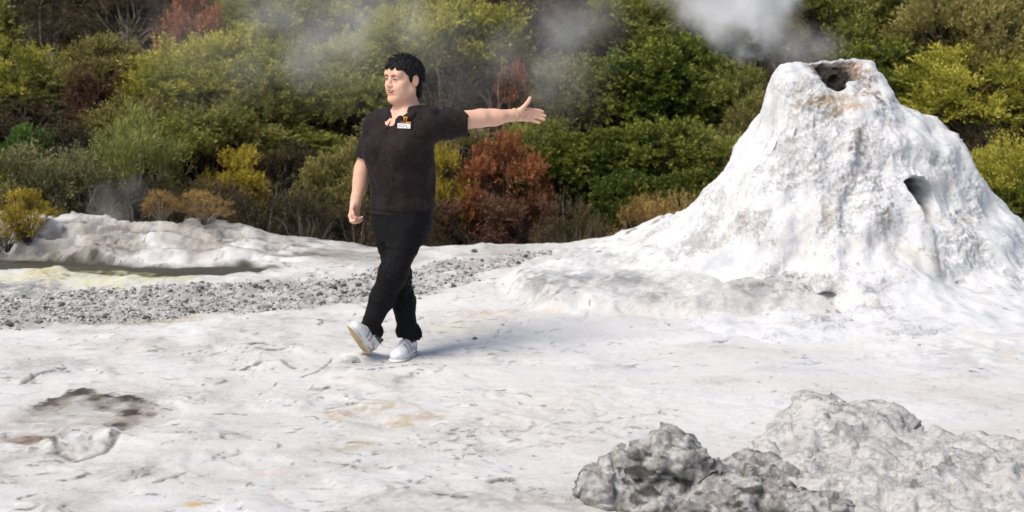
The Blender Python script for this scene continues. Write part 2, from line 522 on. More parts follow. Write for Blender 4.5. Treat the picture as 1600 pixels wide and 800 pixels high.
# rear ledge: warm grey crust with darker seams
rear = sstep(13.4, 13.7, y) * sstep(-.8, -1.4, x)
tone = mixc(tone, (.42, .385, .345), .9 * rear * sstep(-.9, .1, mid + fin * .5)); grit += .3 * rear
tone = mixc(tone, (.20, .18, .16), .8 * rear * sstep(.28, .5, n2(x, y * 2.2, .3, 4, 61)))
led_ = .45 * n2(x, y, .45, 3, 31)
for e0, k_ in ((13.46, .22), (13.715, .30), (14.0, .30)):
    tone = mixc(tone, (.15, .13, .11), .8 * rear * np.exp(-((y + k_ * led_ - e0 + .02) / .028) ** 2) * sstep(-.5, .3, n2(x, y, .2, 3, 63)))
flatrear = sstep(13.1, 13.6, y) * sstep(-1.6, -.9, x) * sstep(.35, -.1, x)
tone = mixc(tone, (.45, .43, .39), .7 * flatrear * sstep(-.6, .3, mid)); grit += .35 * flatrear
# stream bed and yellow-green deposits
ds, _ = seg_dist(x, y, STREAM)
tone = mixc(tone, (.045, .04, .024), .95 * sstep(.30, .18, ds + .06 * fin))
for (a, b, r, col, w) in [((40, 437), (170, 440), .30, (.66, .62, .34), .75), ((225, 437), (285, 440), .16, (.55, .55, .27), .7), ((50, 428), (75, 437), .08, (.45, .36, .12), .7),
                          ((430, 640), (330, 690), .0, (0, 0, 0), 0),
                          ((530, 655), (600, 637), .10, (.50, .39, .24), .75), ((625, 665), (665, 655), .10, (.50, .40, .26), .7),
                          ((500, 712), (570, 697), .09, (.52, .42, .28), .6), ((550, 603), (610, 598), .10, (.62, .52, .38), .35),
                          ((740, 500), (790, 497), .07, (.62, .40, .18), .7), ((700, 512), (840, 503), .18, (.64, .54, .42), .5),
                          ((800, 650), (900, 625), .22, (.70, .64, .54), .5), ((680, 520), (760, 522), .12, (.66, .62, .46), .45),
                          ((405, 740), (430, 745), .06, (.60, .46, .42), .6), ((300, 790), (318, 788), .03, (.60, .42, .12), .9), ((415, 777), (420, 776), .015, (.60, .40, .14), .9),
                          ((930, 780), (990, 790), .08, (.48, .33, .18), .7), ((640, 775), (930, 792), .14, (.42, .40, .36), .8),
                          ((1500, 655), (1590, 662), .12, (.62, .62, .60), .4), ((200, 505), (330, 498), .12, (.42, .33, .20), .55)]:
    if w == 0: continue
    d, _ = seg_dist(x, y, [G2(*a), G2(*b)])
    tone = mixc(tone, col, w * sstep(r * 1.35, r * .1, d + r * .8 * fin + r * .5 * mid) * sstep(-.75, .35, finx))
# dark soil in the hollow and its hole; cracks get painted occlusion shade
sx, sy = x + .03 * n2(x, y, .12, 2, 15), y + .04 * n2(x, y, .14, 3, 16)
dsc, _ = seg_dist(sx, sy - .0, SCARP)
tone = mixc(tone, (.27, .215, .17), .85 * sstep(.12, .07, dsc + .05 * fin + .05 * finx) * sstep(.05, -.02, sy - np.interp(x, [p[0] for p in SCARP[:7]], [p[1] for p in SCARP[:7]])))
tone = mixc(tone, (.055, .042, .032), .95 * sstep(.050, .030, dsc + .025 * fin + .03 * finx))
hx, hy = G2(55, 688)
tone = mixc(tone, (.20, .12, .06), .95 * sstep(1.15, .8, np.hypot((sx - hx) / .14, (sy - hy) / .09)))
inh = sstep(1.2, .7, np.hypot((sx + 2.08) / .40, (sy - 8.98) / .62))
tone = mixc(tone, (.45, .415, .37), .65 * inh * sstep(-.7, .3, fin)); grit += .3 * inh
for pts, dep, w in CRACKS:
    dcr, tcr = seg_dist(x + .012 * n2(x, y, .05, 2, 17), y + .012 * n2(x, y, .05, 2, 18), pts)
    tone = mixc(tone, (.13, .115, .10), .85 * sstep(w * 2.2, w * .6, dcr + w * .8 * fin + w * .5 * finx) * sstep(-.9, .1, finx))  # shade inside the cracks, painted into the tone
# grey mineral crusts
ap = apron(x, y)
tone = mixc(tone, (.40, .41, .415), .45 * sstep(.03, .06, ap) * sstep(.13, .08, ap) * sstep(-.3, .4, fin + finx * .5)); grit += .4 * sstep(.03, .06, ap) * sstep(.13, .09, ap)
for (a, r, w) in [((880, 480), .38, .75), ((985, 485), .26, .75), ((1010, 500), .2, .6), ((870, 470), .2, .5), ((1180, 500), .3, .5), ((1500, 560), .4, .35), ((560, 570), .2, .4), ((220, 742), .16, .75), ((30, 455), .4, .7), ((90, 575), .3, .4)]:
    cx_, cy_ = G2(*a)
    d = np.hypot(x - cx_, (y - cy_)) + .12 * fin + .1 * mid
    tone = mixc(tone, (.30, .31, .31), w * sstep(r, r * .3, d) * sstep(-.55, .15, fin + .3 * n2(x, y, .05, 2, 66)))
    grit += w * sstep(r * 1.2, r * .3, d)
# earth below the rear edge
tone = mixc(tone, (.10, .08, .06), sstep(-.12, -.35, z) * sstep(13.8, 14.2, y))
SINTER = sinter_mat("sinter", .62, .008, .5)
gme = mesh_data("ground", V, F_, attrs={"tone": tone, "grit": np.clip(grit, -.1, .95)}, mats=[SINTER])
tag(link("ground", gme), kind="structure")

# stream water lying in the channel
m_water, nt, b = new_mat("water")
b.inputs["Base Color"].default_value = (.014, .0125, .008, 1); b.inputs["Roughness"].default_value = .3; b.inputs["Specular IOR Level"].default_value = .02
nz = N(nt, "ShaderNodeTexNoise", Scale=22.0, Detail=4.0); tc = N(nt, "ShaderNodeTexCoord")
nt.links.new(tc.outputs["Object"], nz.inputs["Vector"])
bp = N(nt, "ShaderNodeBump", Strength=1.0, Distance=.004); nt.links.new(nz.outputs[0], bp.inputs["Height"]); nt.links.new(bp.outputs[0], b.inputs["Normal"])
wv, wf = [], []
P_ = np.array(STREAM)
for k in range(len(P_)):
    d = P_[min(k + 1, len(P_) - 1)] - P_[max(k - 1, 0)]; d /= np.linalg.norm(d); nn = np.array([-d[1], d[0]]) * .24
    for s in (-1, 1): wv.append((*(P_[k] + s * nn), -.022))
    if k: wf.append((2 * k - 2, 2 * k, 2 * k + 1, 2 * k - 1))
tag(link("stream", mesh_data("stream", wv, np.array(wf)[:, ::-1], mats=[m_water])), kind="structure")

# the bank behind, one sheet that carries the scrub
def hill_z(x, y):
    x = np.asarray(x, np.float32); y = np.asarray(y, np.float32)
    h = -.55 + .50 * np.maximum(y - 15.3, 0) + .0 * x
    h = np.where(y > 30, 6.8 + .25 * (y - 30), h)
    return h + .16 * n2(x, y, 1.7, 3, 71) + .05 * n2(x, y, .35, 2, 72)
hx_ = np.concatenate([-np.array(grow(8, .4, 1.25, 16))[::-1], np.arange(-8, 8.01, .12), np.array(grow(8, .4, 1.25, 16))])
hy_ = np.concatenate([np.arange(14.55, 23, .12), np.array(grow(23, .3, 1.2, 20))])
HX, HY = np.meshgrid(hx_.astype(np.float32), hy_.astype(np.float32))
hx, hy = HX.ravel(), HY.ravel()
ii = np.arange(len(hy_) - 1)[:, None] * len(hx_) + np.arange(len(hx_) - 1)[None]
soil = simple_mat("bank_soil", (.040, .030, .022), .95, .5, 3.0, .03, 14)
tag(link("hill", mesh_data("hill", np.stack([hx, hy, hill_z(hx, hy)], 1), np.stack([ii, ii + 1, ii + 1 + len(hx_), ii + len(hx_)], -1).reshape(-1, 4), mats=[soil])), kind="structure")

# ================================================================ geyser cone
NT, NS = 760, 400
PROF_L = [(.03, .95), (.09, 1.02), (.125, 1.2), (.105, 1.36), (.125, 1.45), (.20, 1.50), (.29, 1.485), (.34, 1.42), (.40, 1.29), (.51, 1.08), (.635, .87), (.78, .665), (.95, .48), (1.2, .29), (1.55, .15), (2.0, .05), (2.5, -.15)]
PROF_R = [(.03, .95), (.08, 1.02), (.105, 1.2), (.095, 1.36), (.112, 1.46), (.17, 1.51), (.27, 1.50), (.335, 1.43), (.47, 1.28), (.72, 1.10), (.86, .87), (.99, .665), (1.15, .48), (1.40, .29), (1.72, .15), (2.15, .05), (2.7, -.15)]
PROF_F = [(.03, .95), (.08, 1.0), (.12, 1.12), (.13, 1.22), (.145, 1.29), (.19, 1.335), (.26, 1.31), (.31, 1.25), (.37, 1.16), (.48, 1.0), (.60, .83), (.71, .665), (.83, .48), (.98, .29), (1.28, .15), (1.72, .055), (2.3, -.12)]
PROF_B = [(.03, .95), (.09, 1.02), (.13, 1.2), (.15, 1.38), (.175, 1.48), (.22, 1.525), (.29, 1.50), (.37, 1.40), (.47, 1.26), (.60, 1.08), (.73, .87), (.85, .665), (1.0, .48), (1.25, .29), (1.6, .10), (2.0, -.1), (2.4, -.4)]
def spaced(lo, hi, n, wfun, closed):
    g = np.linspace(lo, hi, 4000); w = wfun(g); c = np.concatenate([[0], np.cumsum((w[1:] + w[:-1]) / 2)]); c /= c[-1]
    return np.interp(np.linspace(0, 1, n, endpoint=not closed), c, g)
sidx = spaced(0, len(PROF_L) - 1, NS, lambda s: 1 + 1.3 * np.exp(-((s - 10.8) / .8) ** 2), False)
th = spaced(-math.pi, math.pi, NT, lambda t: .55 + .6 * (np.cos(t) > -.2) + 2.2 * np.exp(-((t - .76) / .16) ** 2), True)
def prof(P):
    P = np.array(P); k = np.arange(len(P))
    # smooth interpolation
    r = np.interp(sidx, k, P[:, 0]); zz = np.interp(sidx, k, P[:, 1])
    ker = np.hanning(23); ker /= ker.sum()
    rp = np.convolve(np.pad(r, 11, mode='edge'), ker, 'valid'); zp = np.convolve(np.pad(zz, 11, mode='edge'), ker, 'valid')
    return rp, zp
T, S = np.meshgrid(th, sidx, indexing='ij')
wR, wL = np.maximum(np.sin(T), 0) ** 2, np.maximum(-np.sin(T), 0) ** 2
wF, wB = np.maximum(np.cos(T), 0) ** 2, np.maximum(-np.cos(T), 0) ** 2
rr = zz = 0
for w, P in ((wR, PROF_R), (wL, PROF_L), (wF, PROF_F), (wB, PROF_B)):
    r_, z_ = prof(P); rr = rr + w * r_[None]; zz = zz + w * z_[None]
outer = sstep(5.0, 7.5, S)
# flow ribs down the flanks
rib = fbm(np.stack([np.sin(T) * 2.2, np.cos(T) * 2.2, zz * .9 + 3], -1), 3)
rr = rr * (1 + outer * (1 - .85 * sstep(11.0, 13.5, S)) * .10 * rib)
rr = rr * (1 + .06 * (1 - sstep(4.0, 5.6, S)))
rr = rr * (1 + .20 * (1 - outer) * fbm(np.stack([np.sin(T) * 1.6, np.cos(T) * 1.6, zz * 9], -1), 3))
ox = -.04 * sstep(.9, 1.4, zz) + .035 * (1 - sstep(4.2, 6.0, S))
PV = np.stack([CONE[0] + ox + rr * np.sin(T), CONE[1] - rr * np.cos(T), zz], -1)
def grid_normals(PV):
    dt = np.roll(PV, -1, 0) - np.roll(PV, 1, 0); ds_ = np.gradient(PV, axis=1)
    n = np.cross(dt, ds_); n /= np.linalg.norm(n, axis=-1)[..., None] + 1e-9
    return n
NV = grid_normals(PV)
if (NV[0, NS // 2] @ np.array([0, -1, 0.5])) < 0: NV = -NV
q = PV
amp = (.7 + .3 * outer) * (1 - .65 * sstep(12.6, 15, S))
rough = .25 + 1.0 * sstep(-.05, .5, fbm(q / .36 + 5, 3))
disp = amp * (.080 * fbm(q / .50, 2) + .026 * fbm(q * np.array([1, 1, .35]) / .15 + 9, 2) + rough * (.014 * np.abs(fbm(q / .10 + 4, 2)) + .013 * fbm(q / .048 + 2, 2) + .006 * fbm(q / .022 + 6, 2)))
def blob(P, c, r): return np.exp(-(np.linalg.norm((P - np.array(c)) / np.array(r), axis=-1)) ** 2)
# lumps and shelves seen on the near face
for (px, py, Y, r, a) in [(1440, 255, 11.75, (.17, .2, .07), .10), (1480, 200, 12.1, (.12, .2, .1), .06), (1500, 300, 11.95, (.10, .15, .14), .08), (1250, 130, 12.3, (.08, .15, .1), .02),
                          (1300, 465, 11.25, (.16, .2, .06), .08), (1210, 440, 11.35, (.2, .2, .12), .05), (1395, 380, 11.5, (.13, .2, .2), .06), (1330, 300, 11.7, (.07, .2, .25), .05),
                          (1240, 250, 11.85, (.07, .2, .22), .045), (1560, 330, 12.0, (.14, .2, .1), .07), (1090, 440, 11.7, (.2, .25, .12), .05), (1345, 125, 12.25, (.06, .12, .09), .05), (1490, 430, 11.5, (.2, .2, .1), .06)]:
    disp = disp + a * blob(PV, at(px, py, Y), r)
# pits
pit = fbm(PV / .030 + 21, 2); pitw = sstep(-.1, .5, fbm(PV / .3 + 5, 2))
disp = disp - outer * .012 * sstep(.45, .9, pit) * pitw
P1 = PV + NV * disp[..., None]
# side vent under its hood, and the slot near the foot
cv = at(1462, 314, 11.80)
rel = P1 - cv
u_, w_ = rel[..., 0] * .75 + rel[..., 1] * .66, rel[..., 2]
near = np.linalg.norm(rel, axis=-1) < .5
e = np.hypot((u_ - .15 * w_) / .105, (w_ + .2 * u_) / .150)
hole = sstep(1.20, .55, e + .16 * fbm(P1 / .12, 3)) * near
lid = np.exp(-((w_ - .15 + .35 * u_) / .055) ** 2 - (u_ / .15) ** 2) * near + .6 * np.exp(-((u_ + .115) / .05) ** 2 - (w_ / .12) ** 2) * near
P1 = P1 + np.array([-.55, .80, .10]) * (.30 * hole)[..., None] + np.array([.3, -.8, -.15]) * (.075 * lid)[..., None]
cs = at(1290, 474, 11.22); rel = P1 - cs
slot = sstep(1.1, .5, np.hypot((rel[..., 0]) / .10, (rel[..., 2] - .25 * rel[..., 0]) / .032)) * (np.linalg.norm(rel, axis=-1) < .4)
P1 = P1 + np.array([0, 1, .1]) * (.10 * slot)[..., None]
cg = at(1333, 232, 11.95); rel = P1 - cg
gul = np.exp(-((rel[..., 0] - .25 * rel[..., 2]) / .035) ** 2 - (rel[..., 2] / .14) ** 2) * (np.linalg.norm(rel, axis=-1) < .5)
P1 = P1 - NV * (.05 * gul)[..., None]
fl = P1.reshape(-1, 3)
tone, big, mid, fin = sinter_tone(fl[:, 0], fl[:, 1], fl[:, 2])
tone = mixc(tone, (.68, .695, .712), np.full(len(fl), .5, np.float32))
streak = fbm(np.stack([fl[:, 0] / .11, fl[:, 1] / .11, fl[:, 2] / .55 + 3], -1), 4)
tone = mixc(tone, (.47, .485, .50), .6 * sstep(.1, .7, streak)); tone = mixc(tone, (.60, .52, .41), .35 * sstep(.25, .8, fbm(np.stack([fl[:, 0] / .16, fl[:, 1] / .16, fl[:, 2] / .6 + 9], -1), 3)))
fin2 = fbm(fl / .055 + 3, 3); fin3 = fbm(fl / .022 + 8, 2)
grit = .12 + 1.2 * np.clip(fbm(fl / .36 + 5, 3) - .05, -.5, .7)
def stain(c, r, col, w, lo=-.5, hi=.2):
    global tone, grit
    m = blob(fl, c, r); m = sstep(.25, .75, m + .22 * fin2)
    tone = mixc(tone, col, w * m * sstep(lo, hi, fin2 * .6 + fin3 * .6)); grit = grit + .7 * w * m
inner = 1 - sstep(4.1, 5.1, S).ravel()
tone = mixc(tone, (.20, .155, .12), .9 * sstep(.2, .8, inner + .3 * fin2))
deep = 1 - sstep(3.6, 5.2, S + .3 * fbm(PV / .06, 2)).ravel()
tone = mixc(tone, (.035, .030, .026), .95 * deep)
TAN, BROWN, GREY, DARK = (.50, .40, .29), (.22, .15, .10), (.36, .37, .375), (.10, .10, .095)
stain(at(1310, 160, 12.15), (.22, .2, .07), (.56, .42, .28), .85)
stain(at(1300, 172, 12.1), (.10, .2, .05), (.42, .33, .17), .7, 0, .4)
stain(at(1350, 130, 12.3), (.09, .2, .12), (.33, .24, .17), .9, -.3, .2)
stain(at(1335, 105, 12.45), (.10, .2, .06), (.50, .36, .28), .8)
stain(at(1375, 150, 12.2), (.04, .1, .07), BROWN, .8)
stain(at(1272, 115, 12.4), (.05, .12, .07), (.40, .30, .27), .8)
stain(at(1345, 215, 11.9), (.09, .2, .12), (.40, .36, .30), .8, -.2, .3)
stain(at(1340, 232, 11.9), (.06, .2, .06), (.20, .18, .13), .7, 0, .4)
stain(at(1390, 345, 11.55), (.10, .2, .24), (.50, .42, .32), .75, -.1, .4)
stain(at(1430, 385, 11.5), (.10, .2, .10), (.52, .43, .34), .6, 0, .4)
stain(at(1475, 335, 11.7), (.05, .2, .06), (.52, .38, .22), .8, -.1, .4)
stain(at(1245, 315, 11.7), (.055, .2, .07), GREY, .9)
stain(at(1300, 330, 11.6), (.10, .2, .12), (.62, .55, .46), .6)
stain(at(1170, 285, 12.0), (.05, .2, .12), (.58, .48, .36), .5, 0, .4)
stain(at(1205, 460, 11.35), (.16, .25, .10), (.20, .205, .20), .85, .05, .45)
stain(at(1165, 475, 11.35), (.16, .25, .06), GREY, .8, -.1, .4)
stain(at(1195, 488, 11.3), (.09, .2, .03), DARK, .8, .1, .4)
stain(at(1295, 480, 11.2), (.09, .2, .022), DARK, .8)
stain(at(1380, 440, 11.35), (.08, .2, .10), GREY, .6, .1, .5)
stain(at(1465, 490, 11.4), (.03, .2, .09), (.33, .34, .38), .8)
stain(at(1210, 400, 11.5), (.08, .2, .16), GREY, .7, .1, .5)
stain(at(1400, 180, 12.1), (.12, .2, .08), (.52, .54, .57), .6)
stain(at(1580, 390, 12.0), (.2, .3, .14), (.50, .52, .56), .6)
stain(at(1240, 220, 11.95), (.14, .2, .12), GREY, .5, .15, .5)
stain(at(1530, 550, 11.3), (.3, .4, .08), GREY, .5, .1, .5)
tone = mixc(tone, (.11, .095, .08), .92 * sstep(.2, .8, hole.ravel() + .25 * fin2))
tone = mixc(tone, DARK, .6 * (outer * sstep(.55, .9, pit) * pitw).ravel())
i0 = (np.arange(NT)[:, None] * NS + np.arange(NS - 1)[None])
i1 = (((np.arange(NT) + 1) % NT)[:, None] * NS + np.arange(NS - 1)[None])
quads = np.stack([i0, i1, i1 + 1, i0 + 1], -1).reshape(-1, 4)
nchk = vnormals(fl.astype(np.float32), quads)
if nchk[NS // 2] @ np.array([0, -1, .5]) < 0: quads = quads[:, ::-1]
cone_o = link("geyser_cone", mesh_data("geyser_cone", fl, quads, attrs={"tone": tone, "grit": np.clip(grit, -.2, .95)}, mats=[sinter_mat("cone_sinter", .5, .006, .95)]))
tag(cone_o, "tall white sinter geyser cone with a brown rimmed crater on top", "geyser cone")
# ================================================================ the walking guide
PY0 = 10.40
def unit(v): v = np.array(v, float); return v / np.linalg.norm(v)
def frame(yaw):
    """columns: her left, forward, up (yaw turns her from the camera towards the picture's left)"""
    s, c = math.sin(yaw), math.cos(yaw)
    return np.array([[c, -s, 0], [-s, -c, 0], [0, 0, 1.0]]).T   # rows are axes -> transposed to columns
TY, HY_ = R(34), R(45)
MT, MH = frame(TY), frame(HY_)
def A(px, py, dY): return at(px, py, PY0 + dY)

person = empty("person", (-.66, 10.42, 0))
tag(person, "woman in black polo shirt and black trousers walking with one arm stretched out", "person")
PL = np.array(person.location)
def plink(name, V, Q, mats, parent=None, **k):
    me = mesh_data(name, np.asarray(V) - PL, Q, mats=mats, **k)
    return link(name, me, parent or person)

# ---- joints
sh_l, el_l, wr_l = A(681, 193, -.06), A(752, 184.5, .05), A(805, 180, .15)
sh_r, el_r, wr_r = A(590, 195, .10), A(567, 264, .12), A(556, 316, .06)
hip_l, kn_l, an_l = A(643, 348, -.05), A(615, 425, -.11), A(577, 512, -.06)
hip_r, kn_r, an_r = A(608, 348, .07), A(622, 430, .06), A(637, 516, .05)
HC = A(631.5, 121, 0)                         # between the ears, at eye level
def Hd(a, b, c): return HC + MH @ (np.array([a, b, c]) * 1.03)
def tz(py): return A(630, py, 0)[2]

# ---- skin: head, neck, arms, hands in one surface
B = Field(A(530, 360, -.30) * [1, 0, 0] + [0, 10.12, .72], [A(862, 0, .25)[0], 10.72, 1.68], .003)
hs = 1.03
def he(c, r, k=.012, cut=False): B.ell(Hd(*c), np.array(r) * hs, MH, k, cut)
def hc(a, b, ra, rb, k=.012, cut=False): B.cone(Hd(*a), Hd(*b), ra * hs, rb * hs, k, cut)
he((0, -.012, .020), (.077, .098, .085), 0)
he((0, .026, -.045), (.066, .072, .084), .03)
for s in (-1, 1):
    hc((s * .052, .005, -.07), (s * .012, .072, -.108), .028, .024, .03)
    he((s * .046, .060, -.030), (.026, .026, .024), .02)
    he((s * .040, .055, -.062), (.026, .03, .03), .02)
hc((-.040, .080, .020), (.040, .080, .020), .017, .017, .018)
he((0, .066, .040), (.055, .027, .036), .03)
for s in (-1, 1): he((s * .031, .106, -.001), (.017, .016, .010), .012, True)
hc((0, .094, .004), (0, .112, -.034), .008, .0125, .012)
for s in (-1, 1): he((s * .0125, .103, -.038), (.0085, .011, .008), .008)
he((0, .086, -.066), (.030, .018, .022), .016)
he((0, .101, -.0585), (.024, .0085, .0055), .005)
he((0, .098, -.082), (.020, .010, .0065), .006)
he((0, .110, -.0720), (.0215, .026, .0072), .003, True)
for s in (-1, 1):
    hc((s * .014, .106, -.0715), (s * .0265, .092, -.0655), .0050, .0035, .003, True)
    he((s * .036, .078, -.046), (.017, .015, .014), .014)
he((0, .086, -.112), (.022, .018, .017), .018)
for s in (-1, 1):
    he((s * .031, .0835, -.001), (.0165, .013, .0125), .004)                       # lids and eyeball mass
    he((s * .083, -.006, -.012), (.011, .021, .033), .006)
    he((s * .094, .004, -.010), (.007, .011, .018), .004, True)
nb = A(642, 176, .02)
B.cone(Hd(0, -.022, -.07), nb, .045, .051, .03)
B.cone(Hd(0, .015, -.105), nb + MT @ [0, .030, -.01], .036, .044, .03)
# chest under the shirt
def TW(a, b, z, px): c = A(px, 200, 0); return np.array([c[0], PY0, 0]) + MT @ np.array([a, b, 0]) + np.array([0, 0, z])
B.ell(TW(0, .01, 1.24, 632), (.155, .10, .17), MT, .05)
B.cone(nb - [0, 0, .02], sh_l, .06, .05, .04); B.cone(nb - [0, 0, .02], sh_r, .06, .05, .04)
B.ell(TW(0, .024, 1.30, 637), (.09, .070, .09), MT, .04)
# arms
B.cone(sh_l, el_l, .058, .049, .03); B.cone(el_l, wr_l, .047, .032, .02)
B.ell(el_l * .68 + wr_l * .32 - [0, 0, .003], (.080, .045, .0465), None, .02)
B.cone(sh_r, el_r, .054, .045, .03); B.cone(el_r, wr_r, .044, .030, .02)
B.ell(el_r * .68 + wr_r * .32 - [0, 0, .005], (.040, .042, .085), None, .02)
# outstretched left hand: palm to the camera, thumb up
hx = unit(wr_l - el_l); hx = unit(hx + [0, 0, -.05]); hn = unit(np.cross(hx, [0, 0, 1.0])); hn = hn if hn[1] < 0 else -hn; hu = unit(np.cross(hn, hx)); hu = hu if hu[2] > 0 else -hu
def HL(u, v, n=0): return wr_l + hx * u + hu * v + hn * n
hk = .0105
for v0, u1, v1 in ((.020, .085, .026), (.006, .088, .009), (-.008, .085, -.009), (-.018, .079, -.026)):
    B.cone(HL(.012, v0 * .8, -.004), HL(u1, v1, -.002), .0165, .0125, .012)
B.ell(HL(.03, .018, .010), (.028, .014, .020), np.stack([hx, hn, hu], 1), .012)     # thumb mound
B.ell(HL(.035, -.018, .008), (.030, .012, .015), np.stack([hx, hn, hu], 1), .012)
FING = [((.085, .026), (.122, .0265, .002), (.146, .022, .008), (.164, .017, .016), .0108),
        ((.088, .009), (.130, .006, .002), (.158, .000, .010), (.177, -.006, .020), .0108),
        ((.085, -.009), (.127, -.0145, .003), (.153, -.020, .012), (.171, -.026, .022), .0104),
        ((.078, -.025), (.108, -.0325, .004), (.128, -.039, .011), (.143, -.044, .018), .0094)]
def finger(P, chain, r, k0=.008):
    pts = [P(*c) for c in chain]
    for i in range(len(pts) - 1):
        B.cone(pts[i], pts[i + 1], r * (1.06 - .09 * i), r * (1.0 - .10 * i), k0 if i == 0 else .003)
for f in FING: finger(HL, f[:4], f[4])
finger(HL, ((.018, .022, .006), (.046, .046, .014), (.070, .072, .016), (.084, .094, .014)), .0125, .012)
B.cone(HL(-.03, 0), HL(.015, 0), .030, .027, .012)
# hanging right hand, loosely closed, thumb side forward
gx = unit(wr_r - el_r); gx = unit(gx + [0, 0, -.55]); gn = unit(MT @ np.array([.92, .25, 0])); gn = unit(gn - gx * (gn @ gx)); gu = np.cross(gn, gx); gu = gu if (gu @ (MT @ np.array([0, 1.0, 0]))) > 0 else -gu
def HR(u, v, n=0): return wr_r + gx * u + gu * v + gn * n
for v0, u1, v1 in ((.018, .080, .024), (.006, .084, .008), (-.007, .081, -.008), (-.016, .075, -.023)):
    B.cone(HR(.008, v0 * .8), HR(u1, v1), .0165, .0128, .012)
B.ell(HR(.03, .016, .010), (.026, .015, .020), np.stack([gx, gn, gu], 1), .012)
for v, u, r in ((.025, .080, .0098), (.008, .084, .0100), (-.009, .081, .0096), (-.024, .074, .0086)):
    finger(HR, ((u, v, 0), (u + .028, v * .95, .013), (u + .026, v * .9, .038), (u + .004, v * .88, .046)), r)
finger(HR, ((.015, .022, .008), (.042, .038, .022), (.068, .036, .036), (.088, .026, .040)), .0120, .012)
B.cone(HR(-.03, 0), HR(.012, 0), .029, .026, .012)
BV, BQ = B.mesh(1)
del B
# lips and a warmer tone on cheeks, knuckles and ears
HL_ = ((BV - HC) @ MH) / hs
fc = HL_[BQ].mean(1)
lip = (np.abs(fc[:, 2] + .072) < .0155 - .009 * (np.abs(fc[:, 0]) / .026) ** 2) & (np.abs(fc[:, 0]) < .025) & (fc[:, 1] > .085)
nos = (np.hypot(np.abs(fc[:, 0]) - .0075, (fc[:, 2] + .0465)) < .0022) & (fc[:, 1] > .09)
def skin_mat(name, col, rough):
    m, nt, b = new_mat(name)
    tc = N(nt, "ShaderNodeTexCoord"); nz = N(nt, "ShaderNodeTexNoise", Scale=34.0, Detail=6.0)
    nt.links.new(tc.outputs["Object"], nz.inputs["Vector"])
    rp = N(nt, "ShaderNodeValToRGB"); e = rp.color_ramp.elements
    e[0].position, e[1].position = .35, .68
    e[0].color = (col[0] * 1.02, col[1] * .86, col[2] * .80, 1); e[1].color = (*col, 1)
    nt.links.new(nz.outputs[0], rp.inputs[0]); nt.links.new(rp.outputs[0], b.inputs["Base Color"])
    b.inputs["Roughness"].default_value = rough; b.inputs["Specular IOR Level"].default_value = .35
    b.inputs["Subsurface Weight"].default_value = .12; b.inputs["Subsurface Radius"].default_value = (.010, .004, .002)
    b.inputs["Subsurface Scale"].default_value = 1.0
    return m
SKIN = skin_mat("skin", (.70, .455, .335), .5)
LIPS = skin_mat("lips", (.54, .27, .21), .45)
NOST = simple_mat("nostril", (.10, .035, .025))
plink("body", BV, BQ, [SKIN, LIPS, NOST], mat_index=np.where(nos, 2, np.where(lip, 1, 0)))

def uv_sphere(c, r, M=None, n=10, m=14):
    v, f = [], []
    for i in range(n + 1):
        for j in range(m):
            t, p = math.pi * i / n, 2 * math.pi * j / m
            q = np.array([math.sin(t) * math.cos(p), math.sin(t) * math.sin(p), math.cos(t)]) * r
            v.append(np.array(c) + (M @ q if M is not None else q))
    for i in range(n):
        for j in range(m): f.append((i * m + j, (i + 1) * m + j, (i + 1) * m + (j + 1) % m, i * m + (j + 1) % m))
    return np.array(v), np.array(f)
EYEW = simple_mat("eye_dark", (.035, .022, .018), .25)
TEETH = simple_mat("teeth", (.72, .68, .60), .3)
for s in (-1, 1):
    v, f = uv_sphere(Hd(s * .031, .0885, -.003), np.array([.0135, .0115, .0042]) * hs, MH)
    tag(plink("eye", v, f, [EYEW]), None)
v, f = uv_sphere(Hd(0, .088, -.0675), np.array([.0170, .0180, .0042]) * hs, MH)
plink("teeth", v, f, [TEETH])

def tube(pts, rad, n=6, cap=True):
    """tapered tube through points"""
    pts = [np.array(p, float) for p in pts]; rad = np.broadcast_to(rad, (len(pts),)) if np.ndim(rad) == 0 else rad
    v, f = [], []
    for i, p in enumerate(pts):
        d = unit(pts[min(i + 1, len(pts) - 1)] - pts[max(i - 1, 0)] + 1e-9)
        a = np.cross(d, [0, 0, 1.0]) if abs(d[2]) < .9 else np.cross(d, [1.0, 0, 0]); a = unit(a); b = np.cross(d, a)
        for j in range(n):
            t = 2 * math.pi * j / n; v.append(p + rad[i] * (a * math.cos(t) + b * math.sin(t)))
    for i in range(len(pts) - 1):
        for j in range(n): f.append((i * n + j, i * n + (j + 1) % n, (i + 1) * n + (j + 1) % n, (i + 1) * n + j))
    return np.array(v), np.array(f)
class Join:
    def __init__(s): s.v, s.q, s.n = [], [], 0
    def add(s, v, f): s.v.append(np.asarray(v, float)); s.q.append(np.asarray(f) + s.n); s.n += len(v); return s
    def out(s): return np.concatenate(s.v), np.concatenate(s.q)

# ---- hair
Hf = Field(HC - .19, HC + .19, .003)
bm_c = [-.2, -.05, -.032, -.028, .008, .032, .047, .059, .10, .2]; bm_b = [-.04, -.038, -.02, .024, .036, .050, .082, .118, .13, .13]
def hair_fn(X, Y, Z):
    q = (np.stack([X - HC[0], Y - HC[1], Z - HC[2]], -1) @ MH) / hs
    a, b, c = q[..., 0], q[..., 1], q[..., 2]
    k = np.sqrt((a / .0875) ** 2 + ((b + .003) / .1170) ** 2 + ((c - .026) / .0945) ** 2)
    d = (k - 1) * .09
    nape = np.sqrt((a / .060) ** 2 + ((b + .058) / .038) ** 2 + ((c + .050) / .082) ** 2); d = np.minimum(d, (nape - 1) * .045)
    lim = np.interp(c + .010 * np.sin(a * 160), bm_c, bm_b)
    return np.maximum(d, (b - lim)) * hs
Hf.add(hair_fn, HC - .17, HC + .17)
hv, hq = Hf.mesh(1)
